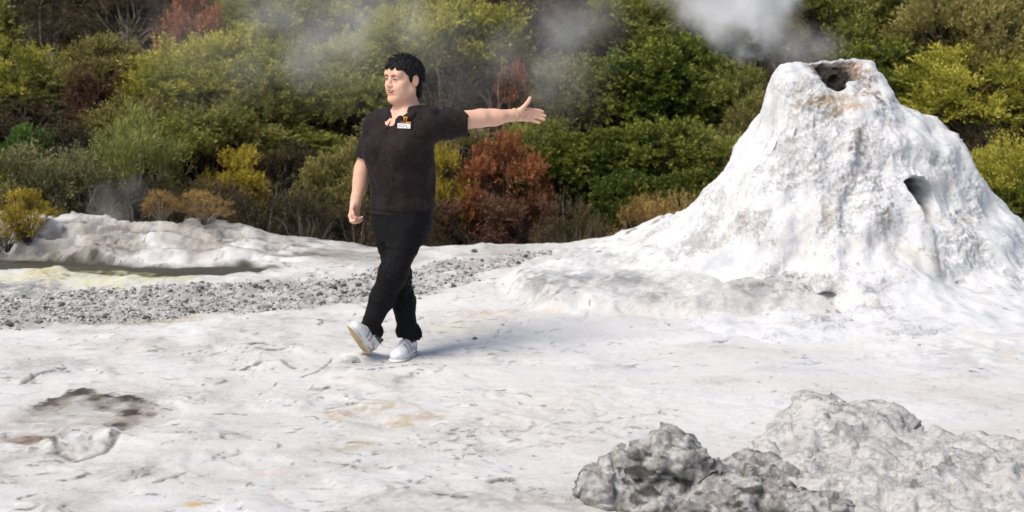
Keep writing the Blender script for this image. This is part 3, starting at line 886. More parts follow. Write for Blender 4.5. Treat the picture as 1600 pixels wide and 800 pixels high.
hn_ = vnormals(hv, hq); loc = ((hv - HC) @ MH) / hs
hv = hv + hn_ * (.006 * fbm(np.stack([loc[:, 0] * 150, loc[:, 1] * 45 + loc[:, 2] * 20, loc[:, 2] * 60], -1), 2))[:, None]
HJ = Join().add(hv, hq)
rng = np.random.RandomState(3)
cand = np.where((hn_[:, 2] > -.6))[0]
for i in rng.choice(cand, 620, replace=False):
    p, n, l = hv[i], hn_[i], loc[i]
    if l[1] > .055 and l[2] < .060: continue
    flow = MH @ np.array([.25 * l[0] / .09 + rng.normal() * .25, (.65 if l[2] > .055 else -.45) + rng.normal() * .25, .25 if l[2] > .09 else -.9 * (1 if l[2] < .075 else .3)])
    d = unit(n * (.14 if l[2] > .06 else .03) + flow * .8)
    L = rng.uniform(.014, .028); w = rng.uniform(.0016, .0030)
    if l[1] > .03 and l[2] < .085: L *= .55
    HJ.add(*tube([p - n * .004, p + d * L * .55 + n * .002, p + d * L - [0, 0, .004]], [w, w * .75, w * .12], 4))
for s in (-1, 1):      # eyebrows
    pass
hair_m = simple_mat("hair", (.011, .0105, .011), .7, .4, 90, spec=.18)
v, f = HJ.out(); plink("hair", v, f, [hair_m])
brow_m = simple_mat("brow", (.06, .035, .028), .6)
for s in (-1, 1):
    v, f = tube([Hd(s * .012, .1005, .0115), Hd(s * .026, .1005, .0160), Hd(s * .040, .0955, .0165), Hd(s * .051, .0865, .011)], [.0030, .0042, .0036, .0015], 6)
    plink("eyebrow", v, f, [brow_m])

# ---- polo shirt
def loft(yaw, rows, p=2.25):
    rows = np.array(rows); M = frame(yaw)
    zs = rows[:, 0]
    def fn(X, Y, Z):
        cx = np.interp(Z, zs, rows[:, 1]); cy = np.interp(Z, zs, rows[:, 2]); rx = np.interp(Z, zs, rows[:, 3]); ry = np.interp(Z, zs, rows[:, 4])
        dx, dy = X - cx, Y - cy
        a = np.abs(dx * M[0, 0] + dy * M[1, 0]) / rx; b = np.abs(dx * M[0, 1] + dy * M[1, 1]) / ry
        d = ((a ** p + b ** p) ** (1 / p) - 1) * np.minimum(rx, ry)
        return np.maximum(np.maximum(d, zs[0] - Z), Z - zs[-1])
    return fn, [rows[:, 1].min() - .26, rows[:, 2].min() - .26, zs[0]], [rows[:, 1].max() + .26, rows[:, 2].max() + .26, zs[-1]]
def X_(px): return float(A(px, 250, 0)[0])
zh = tz(333)
SF = Field([X_(545), PY0 - .32, zh - .04], [X_(732), PY0 + .33, 1.47], .004)
rows = [(zh, X_(627.5), PY0 + .01, .187, .150), (tz(318), X_(627.5), PY0 + .01, .188, .152), (tz(290), X_(628), PY0 + .005, .187, .150), (tz(268), X_(628), PY0, .188, .147), (tz(245), X_(628), PY0, .191, .143),
        (tz(226), X_(629), PY0, .192, .138), (tz(208), X_(631), PY0 + .005, .192, .128), (tz(195), X_(633), PY0 + .01, .184, .112), (tz(184), X_(636), PY0 + .015, .166, .108), (tz(176), X_(638), PY0 + .02, .132, .096), (tz(168), X_(640), PY0 + .02, .095, .086)]
rows = [(z_, x_, y_, a_ * .955, b_ * .95) if z_ < tz(215) else (z_, x_, y_, a_, b_) for z_, x_, y_, a_, b_ in rows]
SF.add(*loft(TY, rows))
for s in (-1, 1): SF.ell(TW(s * .084, .108, tz(231), 629), (.090, .084, .082), MT, .045)
SF.ell(TW(0, .105, tz(262), 629), (.12, .06, .10), MT, .08)            # belly
SF.cone(nb - [0, 0, .028], sh_l + [-.02, 0, .0], .062, .066, .05); SF.cone(nb - [0, 0, .028], sh_r + [0.01, 0, .004], .062, .062, .05)
cu_l = sh_l * .40 + el_l * .60 + [0, 0, -.012]; cu_r = sh_r * .30 + el_r * .70 + [-.004, 0, 0]
SF.cone(sh_l + [-.02, 0, -.012], cu_l, .080, .078, .05); SF.cone(sh_r, cu_r, .066, .060, .045)
ax = unit(el_l - sh_l); SF.cone(cu_l + ax * .012, cu_l + ax * .2, .068, .070, .006, cut=True)
ax = unit(el_r - sh_r); SF.cone(cu_r + ax * .012, cu_r + ax * .2, .052, .056, .006, cut=True)
# hollow hem and neck, open V
SF.ell(np.array([X_(627.5), PY0 + .01, zh - .005]), (.176, .14, .03), MT, .004, cut=True)
vtop, vbot = TW(.006, .085, tz(156), 640), TW(.004, .150, tz(186), 634)
vm = vtop * .45 + vbot * .55; SF.cone(vtop, vm, .064, .046, .0, cut=True); SF.cone(vm, vbot, .046, .009, .0, cut=True)
SF.cone(nb + [0, 0, .03], nb + [0, 0, .2], .060, .07, .01, cut=True)
# cut ends of the sleeves square
def half(pt, n):
    pt, n = np.array(pt), unit(n)
    return lambda X, Y, Z: -((X - pt[0]) * n[0] + (Y - pt[1]) * n[1] + (Z - pt[2]) * n[2])
nl = unit(unit(el_l - sh_l) + [0, 0, .22]); SF.cut(half(cu_l + unit(el_l - sh_l) * .012, nl), cu_l - .01 * 0 - [.02, .15, .15], cu_l + [.2, .15, .15], .004)
nr = unit(el_r - sh_r); SF.cut(half(cu_r + nr * .010, nr), cu_r - [.10, .10, .14], cu_r + [.07, .10, .03], .004)
sv, sq = SF.mesh(2)
sn = vnormals(sv, sq); loc = (sv - np.array([X_(629), PY0, 0])) @ MT
fold = fbm(np.stack([loc[:, 0] * 9 + loc[:, 2] * 3, loc[:, 1] * 7, loc[:, 2] * 4], -1), 2, ridged=True) * .5
arm = sstep(.12, .2, loc[:, 0]) * sstep(1.2, 1.28, loc[:, 2])
dfold = .012 * fold + .010 * arm * np.sin((sv[:, 0] * 62 + sv[:, 2] * 34) + 2 * noise3(sv * 9)) + .004 * fbm(sv * 22, 2) + .007 * np.abs(fbm(np.stack([(loc[:, 0] + .45 * loc[:, 2]) * 15, loc[:, 1] * 8, (loc[:, 2] - .5 * loc[:, 0]) * 5], -1), 2)) * sstep(1.22, 1.12, sv[:, 2])
low = sstep(tz(262), tz(310), sv[:, 2]); edge_ = sstep(zh + .005, zh + .05, sv[:, 2]); dfold = dfold * (.15 + .85 * edge_) + low * edge_ * .004 * np.sin(np.arctan2(loc[:, 1], loc[:, 0]) * 9 + 4 * noise3(sv * 5))
dfold = dfold + .004 * (np.abs(sv[:, 2] - (zh + .022)) < .006) * -1.0
sv = sv + sn * dfold[:, None]
shirt_m = simple_mat("polo_cotton", (.019, .0125, .013), .8, .25, 35, .0012, 420, .13, .03)
shirt = plink("polo_shirt", sv, sq, [shirt_m])
# collar
CV, CF = [], []
nC = 44
KU = [0, .35, .6, .8, 1.0]
KI = np.array([(0, -.062, .034), (.056, -.030, .032), (.062, .012, .024), (.060, .060, .006), (.030, .108, -.034)])
KO = np.array([(0, -.094, -.008), (.086, -.046, -.014), (.100, .010, -.016), (.098, .062, -.028), (.072, .112, -.048)])
def snap(p, d):
    k = np.argmin(((sv - p) ** 2).sum(1)); e = (p - sv[k]) @ sn[k]
    return p + sn[k] * max(0, d - e)
for i in range(nC + 1):
    t = -1 + 2 * i / nC; u = abs(t); sg = 1 if t >= 0 else -1
    I = np.array([np.interp(u, KU, KI[:, k]) for k in range(3)]); O = np.array([np.interp(u, KU, KO[:, k]) for k in range(3)])
    I[0] *= sg; O[0] *= sg
    st = I * [.93, .93, 1] - [0, 0, .032]
    M_ = I * .55 + O * .45 + [0, 0, .008]
    for q, d in ((st, -.01), (I, .006), (I * .9 + O * .1 + [0, 0, .004], .010), (M_, .011), (O, .006)): CV.append(snap(nb + MT @ q, d))
    if i:
        for k in range(4): CF.append(((i - 1) * 5 + k, i * 5 + k, i * 5 + k + 1, (i - 1) * 5 + k + 1))
CV = np.array(CV).reshape(nC + 1, 5, 3)
for _ in range(6): CV[1:-1] = .5 * CV[1:-1] + .25 * (CV[2:] + CV[:-2])
CV = CV.reshape(-1, 3)
col = plink("collar", CV, CF, [shirt_m], shirt)
sm = col.modifiers.new("thickness", 'SOLIDIFY'); sm.thickness = .005; sm.offset = 0
# placket with its edge and button
def on_chest(px, py, d=.003):
    """point on the shirt's near face under a survey point, pushed out by d, with the normal"""
    w = at(px, py, PY0); dirv = w - np.array([0, 0, CAM_H])
    best = None
    tt = (sv - np.array([0, 0, CAM_H])) @ unit(dirv)
    off = np.linalg.norm((sv - np.array([0, 0, CAM_H])) - tt[:, None] * unit(dirv), axis=1)
    m = np.where((off < .012) & (sn @ unit(dirv) < 0))[0]
    i = m[np.argmin(tt[m])]
    return sv[i] + sn[i] * d, sn[i]
pts = [on_chest(px, py, .002)[0] for px, py in ((608, 188), (604.5, 194), (602, 200), (600, 206))]
PV_, PF_ = tube(pts, .004, 6); plink("placket", PV_, PF_, [shirt_m], shirt)
for bx_, by_ in ((604.5, 197), (602.5, 206)):
    v, f = uv_sphere(on_chest(bx_, by_, .005)[0], np.array([.0045] * 3), None, 6, 8); plink("button", v, f, [simple_mat("button", (.06, .05, .05), .35)], shirt)

# name badge, emblem and lettering on the left breast
bc, bn = on_chest(630, 194.5, .006)
bn = unit(bn * [1, 1, .25]); br = unit(np.cross([0, 0, 1.0], bn)); br = br if br[0] > 0 else -br; bu = np.cross(bn, br); bu = bu if bu[2] > 0 else -bu
def slab(c, w, h, d, name, m, parent):
    v = [c + br * (sx * w / 2) + bu * (sz * h / 2) + bn * (sd * d / 2) for sd in (-1, 1) for sz in (-1, 1) for sx in (-1, 1)]
    f = [(0, 2, 3, 1), (4, 5, 7, 6), (0, 1, 5, 4), (2, 6, 7, 3), (1, 3, 7, 5), (0, 4, 6, 2)]
    return plink(name, v, f, [m], parent, smooth=False)
white_m = simple_mat("badge_white", (.78, .77, .75), .4)
grey_m = simple_mat("badge_print", (.30, .27, .28), .5)
gold_m = simple_mat("emblem_gold", (.72, .36, .02), .6, .3)
red_m = simple_mat("emblem_red", (.40, .10, .03), .6, .3)
badge = slab(bc, .076, .026, .003, "name_badge", white_m, person)
for (u, w_, v_) in ((-.022, .020, .004), (.006, .022, .004), (-.016, .030, -.005), (.018, .016, -.005)):
    slab(bc + br * u + bu * v_ + bn * .0022, w_, .0030, .001, "print_line", grey_m, badge)
EJ = Join()
for s in (-1, 1):
    J = Join()
    c0 = bc + bu * .039 + br * (.0065 * s + .008) + bn * .004
    J.add(*tube([c0 + bu * .011 - br * .004, c0 + bu * .003, c0 - bu * .012], [.0022, .0036, .0016], 6)).add(*tube([c0 + bu * .012 + br * .005, c0 + bu * .002], [.0018, .0030], 6)).add(*tube([c0 + bu * .006 - br * .006, c0 + bu * .006 + br * .006], [.0024, .0024], 6))
    EJ.add(*J.out())
v, f = EJ.out(); emb = plink("emblem", v, f, [gold_m])
xx = -.030
for k, w_ in enumerate((.007, .005, .008, .006, .0, .007, .006, .005, .008)):
    if w_: slab(bc + bu * .0195 + br * (xx + w_ / 2 + .006) + bn * .003, w_, .0065, .002, "letter_mark", red_m if k < 4 else gold_m, emb)
    xx += w_ + .0016

# ---- trousers
TF = Field([X_(545), PY0 - .36, .06], [X_(695), PY0 + .34, tz(318)], .004)
PYW = R(38)
TF.add(*loft(PYW, [(tz(372), X_(627), PY0 + .01, .140, .12), (tz(350), X_(627), PY0 + .01, .166, .136), (tz(330), X_(627), PY0 + .01, .172, .138), (tz(319), X_(627.5), PY0 + .01, .172, .138)]))
cf_l, cf_r = A(576, 513, -.06), A(637.5, 517, .05)
mid_l = kn_l * .52 + cf_l * .48 + np.array([.006, .02, 0]); mid_r = kn_r * .5 + cf_r * .5 + np.array([.002, .02, 0])
TF.cone(hip_l, kn_l, .096, .067, .06); TF.cone(kn_l, mid_l, .067, .062, .05); TF.cone(mid_l, cf_l, .062, .048, .03)
TF.cone(hip_r, kn_r, .096, .067, .03); TF.cone(kn_r, mid_r, .067, .060, .02); TF.cone(mid_r, cf_r, .060, .052, .03)
TF.cone(cf_l + [.015, .015, .004], cf_l + [.022, .025, -.018], .052, .054, .02); TF.cone(cf_r + [0, .01, 0], cf_r + [.012, .012, -.016], .058, .060, .02)
TF.cone(cf_l + [.005, .01, -.025], cf_l + [.01, .015, -.12], .047, .06, .004, cut=True); TF.cone(cf_r + [.004, .01, -.03], cf_r + [.004, .01, -.13], .052, .06, .004, cut=True)
tv, tq = TF.mesh(2)
tn = vnormals(tv, tq)
kneez = np.exp(-((tv[:, 2] - .42) / .10) ** 2) + .9 * sstep(.24, .10, tv[:, 2]) + .5 * np.exp(-((tv[:, 2] - .62) / .09) ** 2)
w = fbm(np.stack([tv[:, 0] * 6, tv[:, 1] * 6, tv[:, 2] * 26 + 10 * noise3(tv * 4)], -1), 2, ridged=True)
tv = tv + tn * (.0075 * kneez * w + .004 * fbm(tv * 14, 2) + .004 * np.abs(fbm(np.stack([tv[:, 0] * 24, tv[:, 1] * 14, tv[:, 2] * 7 + tv[:, 0] * 9], -1), 2)))[:, None]
trouser_m = simple_mat("black_denim", (.0048, .0048, .0056), .75, .3, 50, .0012, 300, .16, .0)
plink("trousers", tv, tq, [trouser_m])

# ---- trainers
leather = simple_mat("shoe_white", (.70, .70, .70), .55, .12, 40)
shade_m = simple_mat("shoe_grey", (.34, .34, .36), .6, .2, 40)
dark_m = simple_mat("shoe_lining", (.10, .10, .11), .8, .2, 40)
sole_m = simple_mat("sole_tan", (.50, .38, .22), .8, .25, 30)
mid_m = simple_mat("midsole_white", (.66, .64, .60), .6, .12, 40)
def shoe(heel, t, up, side):
    """heel = underside of the heel; t = towards the toe; up = instep; side = outward sign"""
    t = unit(t); up = unit(np.array(up) - t * (np.array(up) @ t)); w = np.cross(t, up)
    M = np.stack([t, w, up], 1)
    def S(u, s, v): return np.array(heel) + M @ np.array([u, s, v])
    lo, hi = np.min([S(u, s, v) for u in (-.04, .31) for s in (-.08, .08) for v in (-.03, .16)], 0), np.max([S(u, s, v) for u in (-.04, .31) for s in (-.08, .08) for v in (-.03, .16)], 0)
    U = Field(lo, hi, .003)
    U.ell(S(.055, 0, .045), (.058, .036, .050), M); U.ell(S(.13, 0, .042), (.085, .040, .046), M, .03); U.ell(S(.195, 0, .036), (.068, .046, .036), M, .03)
    U.cone(S(.045, 0, .06), S(.040, 0, .105), .040, .036, .02); U.cone(S(.085, 0, .075), S(.15, 0, .058), .030, .026, .025)
    U.cone(S(.045, 0, .09), S(.042, 0, .16), .030, .034, .004, cut=True)
    pt, n_ = S(0, 0, .016), up
    U.cut(half(pt, -n_) if False else (lambda X, Y, Z: (X - pt[0]) * n_[0] + (Y - pt[1]) * n_[1] + (Z - pt[2]) * n_[2]), lo, hi, .002)
    v, q = U.mesh(1)
    lq = ((v - np.array(heel)) @ M)[q].mean(1); U_, S_, V_ = lq.T
    mi = np.zeros(len(q), int)
    mi[(V_ > .040) & (U_ > .095) & (U_ < .185) & (np.abs(S_) > .012) & (np.sin(U_ * 170) > -.3)] = 1
    mi[(U_ < .10) & (V_ > .086)] = 2
    mi[(np.abs(V_ - .034 - .2 * U_) < .0045) & (U_ < .12)] = 1
    root = plink("shoe", v, q, [leather, shade_m, dark_m], mat_index=mi)
    So = Field(lo, hi, .003)
    So.ell(S(.055, 0, .012), (.062, .041, .019), M); So.ell(S(.12, .002 * side, .011), (.08, .036, .016), M, .02); So.ell(S(.192, 0, .012), (.080, .052, .017), M, .02)
    pm = S(0, 0, .011)
    v, q = So.mesh(1); l = (v - np.array(heel)) @ M
    gro = .0025 * (np.sin(l[:, 0] * 260) > .2) * (l[:, 2] < .008)
    v = v + gro[:, None] * up
    fi = (l[q].mean(1)[:, 2] < .0085).astype(int)
    plink("sole", v, q, [mid_m, sole_m], root, mat_index=fi)
    for k in range(5):
        u0 = .098 + .019 * k; h0 = .107 - .0095 * k
        v, q = tube([S(u0, -.027, h0 - .016), S(u0 + .004, -.010, h0), S(u0 + .006, .010, h0), S(u0, .027, h0 - .016)], .0032, 5)
        plink("lace", v, q, [white_m], root)
    v, q = tube([S(.078, .0, .106), S(.10, .02, .104), S(.118, .034, .086)], .0028, 5); plink("lace", v, q, [white_m], root)
    for s in (-1, 1):
        v, q = tube([S(.04, s * .037, .03), S(.07, s * .040, .058), S(.105, s * .037, .070)], [.004, .0055, .003], 6); plink("side_stripe", v, q, [shade_m], root)
        v, q = tube([S(.012, s * .034, .020), S(.045, s * .0395, .024), S(.075, s * .0385, .022)], [.003, .005, .003], 6); plink("heel_insert", v, q, [shade_m], root)
    v, q = tube([S(.100, -.030, .082), S(.14, -.030, .070), S(.175, -.02, .062), S(.185, 0, .062), S(.175, .02, .062), S(.14, .030, .070), S(.100, .030, .082)], .0030, 5); plink("eyelet_row", v, q, [shade_m], root)
    return root
toe = A(541, 507, -.22); heel_l = A(573, 553.5, -.03)
shoe(heel_l, toe - heel_l, np.array([.60, .15, .80]), 1)
shoe(np.array([A(645, 543, .07)[0], PY0 + .115, -.004]), np.array([-.36, -.93, .0]), np.array([0, 0, 1.0]), -1)

# ---- bracelet of beads, headset microphone
bead = simple_mat("bead", (.55, .40, .22), .3, .4, 80, spec=.6)
J = Join()
for k in range(18):
    t = 2 * math.pi * k / 18
    J.add(*uv_sphere(HL(-.006 + .004 * math.sin(t), .0345 * math.cos(t), .0345 * math.sin(t)), np.array([.0062] * 3), None, 6, 8))
v, f = J.out(); plink("bracelet", v, f, [bead])
mic_m = simple_mat("mic_foam", (.012, .012, .013), .95, .3, 300, .002, 500)
mb = Hd(-.050, .128, -.088)
mic = plink("headset_microphone", *uv_sphere(mb, np.array([.0125, .0125, .014]), None, 10, 14), [mic_m])
v, f = tube([Hd(-.086, .0, .01), Hd(-.084, .045, -.035), Hd(-.072, .092, -.072), mb], .0016, 6); plink("boom", v, f, [mic_m], mic)
# ================================================================ scrub on the bank
def foliage_mat(name, old, mid, young, trans=.25):
    m, nt, b = new_mat(name)
    L = nt.links.new
    a = N(nt, "ShaderNodeAttribute", attribute_name="tint")
    oi = N(nt, "ShaderNodeObjectInfo")
    ad = N(nt, "ShaderNodeMath", operation='MULTIPLY_ADD'); ad.inputs[1].default_value = .22; L(oi.outputs["Random"], ad.inputs[0])
    sb = N(nt, "ShaderNodeMath", operation='SUBTRACT'); sb.inputs[1].default_value = .11; L(a.outputs["Fac"], ad.inputs[2]); L(ad.outputs[0], sb.inputs[0])
    rp = N(nt, "ShaderNodeValToRGB"); e = rp.color_ramp.elements
    e[0].position, e[1].position = .12, .88
    e[0].color, e[1].color = (*old, 1), (*young, 1)
    x = e.new(.5); x.color = (*mid, 1)
    L(sb.outputs[0], rp.inputs[0])
    L(rp.outputs[0], b.inputs["Base Color"])
    b.inputs["Roughness"].default_value = .6; b.inputs["Specular IOR Level"].default_value = .25
    tr = N(nt, "ShaderNodeBsdfTranslucent"); L(rp.outputs[0], tr.inputs["Color"])
    mx = N(nt, "ShaderNodeMixShader"); mx.inputs[0].default_value = trans
    L(b.outputs[0], mx.inputs[1]); L(tr.outputs[0], mx.inputs[2])
    L(mx.outputs[0], nt.nodes["Material Output"].inputs["Surface"])
    return m

BARK = simple_mat("bark_brown", (.075, .055, .042), .9, .4, 25, .004, 60)
BARK_GREY = simple_mat("bark_grey", (.24, .21, .18), .9, .35, 25, .004, 60)
BARK_PALE = simple_mat("bark_pale", (.42, .38, .33), .9, .3, 25, .004, 60)

def rnd_unit(rng, n):
    v = rng.normal(size=(n, 3)); return v / np.linalg.norm(v, axis=1)[:, None]

def leaf_sprays(rng, start, dirs, length, nleaf, ll, lw, curl, tint0, spread=.75):
    """diamond leaves set along drooping twigs -> verts, quads, tint"""
    S = len(start)
    t = np.linspace(.08, 1, nleaf)[None, :, None] + rng.uniform(-.04, .04, (S, nleaf, 1))
    L = length[:, None, None]
    p = start[:, None] + dirs[:, None] * t * L + np.array([0, 0, -1.0]) * curl * L * t ** 2
    side = rng.normal(size=(S, nleaf, 3)); side /= np.linalg.norm(side, axis=-1)[..., None]
    p = p + side * L * .12 * (1 - .6 * t)
    d = dirs[:, None] * .75 + side * spread + np.array([0, 0, .15]); d /= np.linalg.norm(d, axis=-1)[..., None]
    w = np.cross(d, rng.normal(size=d.shape)); w /= np.linalg.norm(w, axis=-1)[..., None] + 1e-9
    sz = rng.uniform(.65, 1.25, (S, nleaf, 1))
    a = p; c = p + d * ll * sz; m = p + d * ll * sz * .45
    V = np.stack([a, m + w * lw * sz * .5, c, m - w * lw * sz * .5], 2).reshape(-1, 3)
    Q = np.arange(len(V)).reshape(-1, 4)
    tint = np.clip(tint0[:, None] + .30 * (t[..., 0] - .5) + rng.normal(size=(S, nleaf)) * .10, 0, 1)
    return V, Q, np.repeat(tint.reshape(-1), 4)

def make_shrub(seed, lobes=26, sprays=22, leaves=22, ll=.05, lw=.012, slen=.17, up=.5, curl=.25, form='round', lobe_r=.13, stems=5, droop=0, bare=0.0, skirt=-.55):
    """unit shrub: footprint about 1 wide, 1 tall; returns crown data and stem data"""
    rng = np.random.RandomState(seed)
    c = rnd_unit(rng, lobes * 3); c = c[c[:, 2] > skirt][:lobes]
    r = rng.uniform(.62, 1.0, (len(c), 1)) ** .7
    if form == 'tall': rad, cen = np.array([.34, .34, .50]), np.array([0, 0, .52])
    elif form == 'low': rad, cen = np.array([.46, .42, .42]), np.array([0, 0, .40])
    else: rad, cen = np.array([.42, .42, .44]), np.array([0, 0, .52])
    lc = cen + c * r * rad
    lt = rng.uniform(.22, .72, len(c)) + .16 * c[:, 2]
    idx = np.repeat(np.arange(len(c)), sprays)
    lobr = rng.uniform(.7, 1.3, len(c)) * lobe_r
    off = rnd_unit(rng, len(idx)) * rng.uniform(0, 1, (len(idx), 1)) ** .5 * lobr[idx][:, None]
    st = lc[idx] + off * np.array([1, 1, .8])
    d = c[idx] * .55 + off / lobr[idx][:, None] * .75 + np.array([0, 0, up]) + rng.normal(size=off.shape) * .22
    d /= np.linalg.norm(d, axis=1)[:, None]
    ln = slen * rng.uniform(.55, 1.25, len(idx))
    V, Q, T = leaf_sprays(rng, st, d, ln, leaves, ll, lw, curl, lt[idx] + rng.normal(size=len(idx)) * .07)
    # stems and limbs
    J = Join()
    bases = [np.array([rng.normal() * .03, rng.normal() * .03, -.12]) for _ in range(stems)]
    for k in range(len(c)):
        b = bases[k % stems]; e = lc[k]
        mid1 = b * .6 + e * .4 + np.array([0, 0, .06]) + rng.normal(size=3) * .025
        mid1[:2] *= .75
        mid2 = b * .25 + e * .75 + rng.normal(size=3) * .03
        J.add(*tube([b, mid1, mid2, e], [.016, .011, .007, .003], 4))
        for _ in range(2):
            q = e + (rnd_unit(rng, 1)[0] * .5 + c[k]) * lobr[k] * .9
            J.add(*tube([mid2 * .4 + e * .6, (e + q) / 2 + rng.normal(size=3) * .01, q], [.005, .0035, .0015], 3))
    return (V, Q, T), J.out()

def make_bare(seed, n=9, spread=.5, levels=3, rad=.014):
    """leafless twiggy growth, unit size"""
    rng = np.random.RandomState(seed); J = Join()
    def grow_(p, d, L, r, lev):
        pts = [p]; q = p.copy(); dd = d.copy()
        for k in range(4):
            dd = unit(dd + rng.normal(size=3) * .22 + [0, 0, .05]); q = q + dd * L / 4; pts.append(q)
        J.add(*tube(pts, np.linspace(r, r * .45, 5), 4))
        if lev > 0:
            for _ in range(rng.randint(3, 6)):
                k = rng.randint(1, 5); grow_(pts[k], unit(dd + rng.normal(size=3) * .65), L * rng.uniform(.4, .7), r * .5, lev - 1)
    for k in range(n):
        d = unit(np.array([rng.normal() * spread, rng.normal() * spread, 1.0])); grow_(np.array([rng.normal() * .04, rng.normal() * .04, -.04]), d, rng.uniform(.4, .62), rad, levels - 1)
    return J.out()

def make_tuft(seed, n=130, blade=.004):
    """grass tuft, unit size"""
    rng = np.random.RandomState(seed); V, F = [], []
    for k in range(n):
        a = rng.uniform(0, 2 * math.pi); b = np.array([math.cos(a), math.sin(a), 0]) * rng.uniform(0, .16)
        d = unit(np.array([math.cos(a) * rng.uniform(.05, .75), math.sin(a) * rng.uniform(.05, .75), 1])); L = rng.uniform(.5, 1.05)
        w = np.cross(d, [rng.normal(), rng.normal(), .1]); w = unit(w) * blade * rng.uniform(1, 2.2)
        tip = b + d * L + np.array([d[0], d[1], -.6]) * L * .22
        m = b + d * L * .55
        i = len(V); V += [b - w, b + w, m + w * .8, m - w * .8, tip]; F.append((i, i + 1, i + 2, i + 3))
        F.append((i + 3, i + 2, i + 4, i + 4))
    F = np.array(F); quad = F[F[:, 2] != F[:, 3]]; tri = F[F[:, 2] == F[:, 3]][:, :3]
    return np.array(V), quad, tri, np.repeat(rng.uniform(.1, .9, n), 5)

KIND = {
    # name: (material colours old, mid, young), shrub arguments
    'yellow_manuka': (((0.098, 0.103, 0.016), (0.282, 0.276, 0.034), (0.575, 0.523, 0.086)), dict(skirt=-.2, lobes=34, sprays=30, leaves=26, ll=.036, lw=.0085, slen=.19, up=.55, curl=.15, lobe_r=.12), 3, BARK),
    'green_manuka': (((0.067, 0.081, 0.021), (0.178, 0.190, 0.039), (0.380, 0.368, 0.086)), dict(skirt=-.2, lobes=34, sprays=30, leaves=26, ll=.036, lw=.0085, slen=.18, up=.45, curl=.2, lobe_r=.12), 3, BARK),
    'olive': (((0.102, 0.091, 0.030), (0.213, 0.190, 0.058), (0.375, 0.321, 0.103)), dict(skirt=-.2, lobes=34, sprays=26, leaves=22, ll=.040, lw=.010, slen=.15, up=.5, curl=.15, lobe_r=.11), 3, BARK),
    'broad_green': (((0.038, 0.058, 0.010), (0.101, 0.134, 0.020), (0.241, 0.263, 0.040)), dict(lobes=44, sprays=26, leaves=18, ll=.034, lw=.019, slen=.11, up=.35, curl=.1, lobe_r=.12), 3, BARK),
    'bright_green': (((.030, .075, .014), (.065, .140, .024), (.13, .23, .045)), dict(lobes=30, sprays=20, leaves=16, ll=.046, lw=.020, slen=.12, up=.5, curl=.1, lobe_r=.11), 1, BARK),
    'grey_green': (((0.085, 0.087, 0.040), (0.178, 0.173, 0.075), (0.310, 0.285, 0.125)), dict(lobes=34, sprays=24, leaves=20, ll=.040, lw=.008, slen=.18, up=.8, curl=.05, lobe_r=.11), 2, BARK_GREY),
    'feathery': (((0.139, 0.165, 0.044), (0.264, 0.285, 0.075), (0.419, 0.420, 0.125)), dict(lobes=22, sprays=20, leaves=30, ll=.05, lw=.007, slen=.34, up=.75, curl=.35, lobe_r=.09, form='tall'), 1, BARK_GREY),
    'rust': (((.10, .036, .016), (.27, .098, .036), (.52, .22, .10)), dict(lobes=34, sprays=24, leaves=20, ll=.038, lw=.011, slen=.13, up=.45, curl=.1, lobe_r=.10), 2, BARK),
    'maroon': (((.055, .030, .020), (.125, .060, .038), (.23, .115, .070)), dict(lobes=30, sprays=18, leaves=16, ll=.040, lw=.010, slen=.14, up=.35, curl=.15, lobe_r=.12), 1, BARK),
    'tan': (((0.155, 0.093, 0.030), (0.310, 0.195, 0.062), (0.527, 0.360, 0.125)), dict(lobes=30, sprays=18, leaves=18, ll=.040, lw=.008, slen=.17, up=.75, curl=.05, lobe_r=.11), 2, BARK_GREY),
    'gold': (((0.171, 0.128, 0.015), (0.341, 0.255, 0.027), (0.558, 0.435, 0.062)), dict(lobes=30, sprays=22, leaves=20, ll=.042, lw=.010, slen=.15, up=.6, curl=.1, lobe_r=.11), 1, BARK),
    'brown_scrub': (((.045, .034, .018), (.085, .064, .032), (.17, .13, .062)), dict(lobes=34, sprays=20, leaves=18, ll=.040, lw=.008, slen=.17, up=.55, curl=.1, lobe_r=.12), 2, BARK_GREY),
}
PROTO = {}
for ki, (k, (cols, args, nvar, bark)) in enumerate(KIND.items()):
    fm = foliage_mat(k + "_leaves", *cols)
    PROTO[k] = []
    for v_ in range(nvar):
        (V, Q, T), (sv_, sq_) = make_shrub(100 + ki * 10 + v_, **args)
        PROTO[k].append((mesh_data("foliage", V, Q, smooth=False, mats=[fm], attrs={"tint": T}), mesh_data("trunk", sv_, sq_, mats=[bark])))

def place(name, me_parts, px, top, Y, width, label, cat, group=None, rz=None, z0=None, height=None, lean=0, sink=.05):
    """stand a plant on the bank (or the terrace) at depth Y so that it reaches the height seen at 'top'"""
    p = at(px, top, Y)
    if z0 is None: z0 = float(hill_z(np.array([p[0]]), np.array([Y]))[0]) if Y > 14.75 else gz(p[0], Y)
    h = height or max(.25, (p[2] - z0))
    w = width / FPX * (Y * 1.01)
    o = empty(name, (p[0], Y, z0 - sink * h))
    o.rotation_euler = (0, lean, rng_.uniform(0, 6.28) if rz is None else rz)
    o.scale = (w, w * rng_.uniform(.85, 1.05), h * 1.02)
    for nm, me in me_parts:
        link(nm, me, o)
    tag(o, label, cat, group)
    return o
rng_ = np.random.RandomState(11)
cnt_ = {}
def shrub(kind, px, top, Y, width, label=None, group=None, name=None, **k):
    v = cnt_.get(kind, 0); cnt_[kind] = v + 1
    f, t = PROTO[kind][v % len(PROTO[kind])]
    return place(name or "shrub", [("trunk", t), ("foliage", f)], px, top, Y, width, label, "shrub", group, **k)

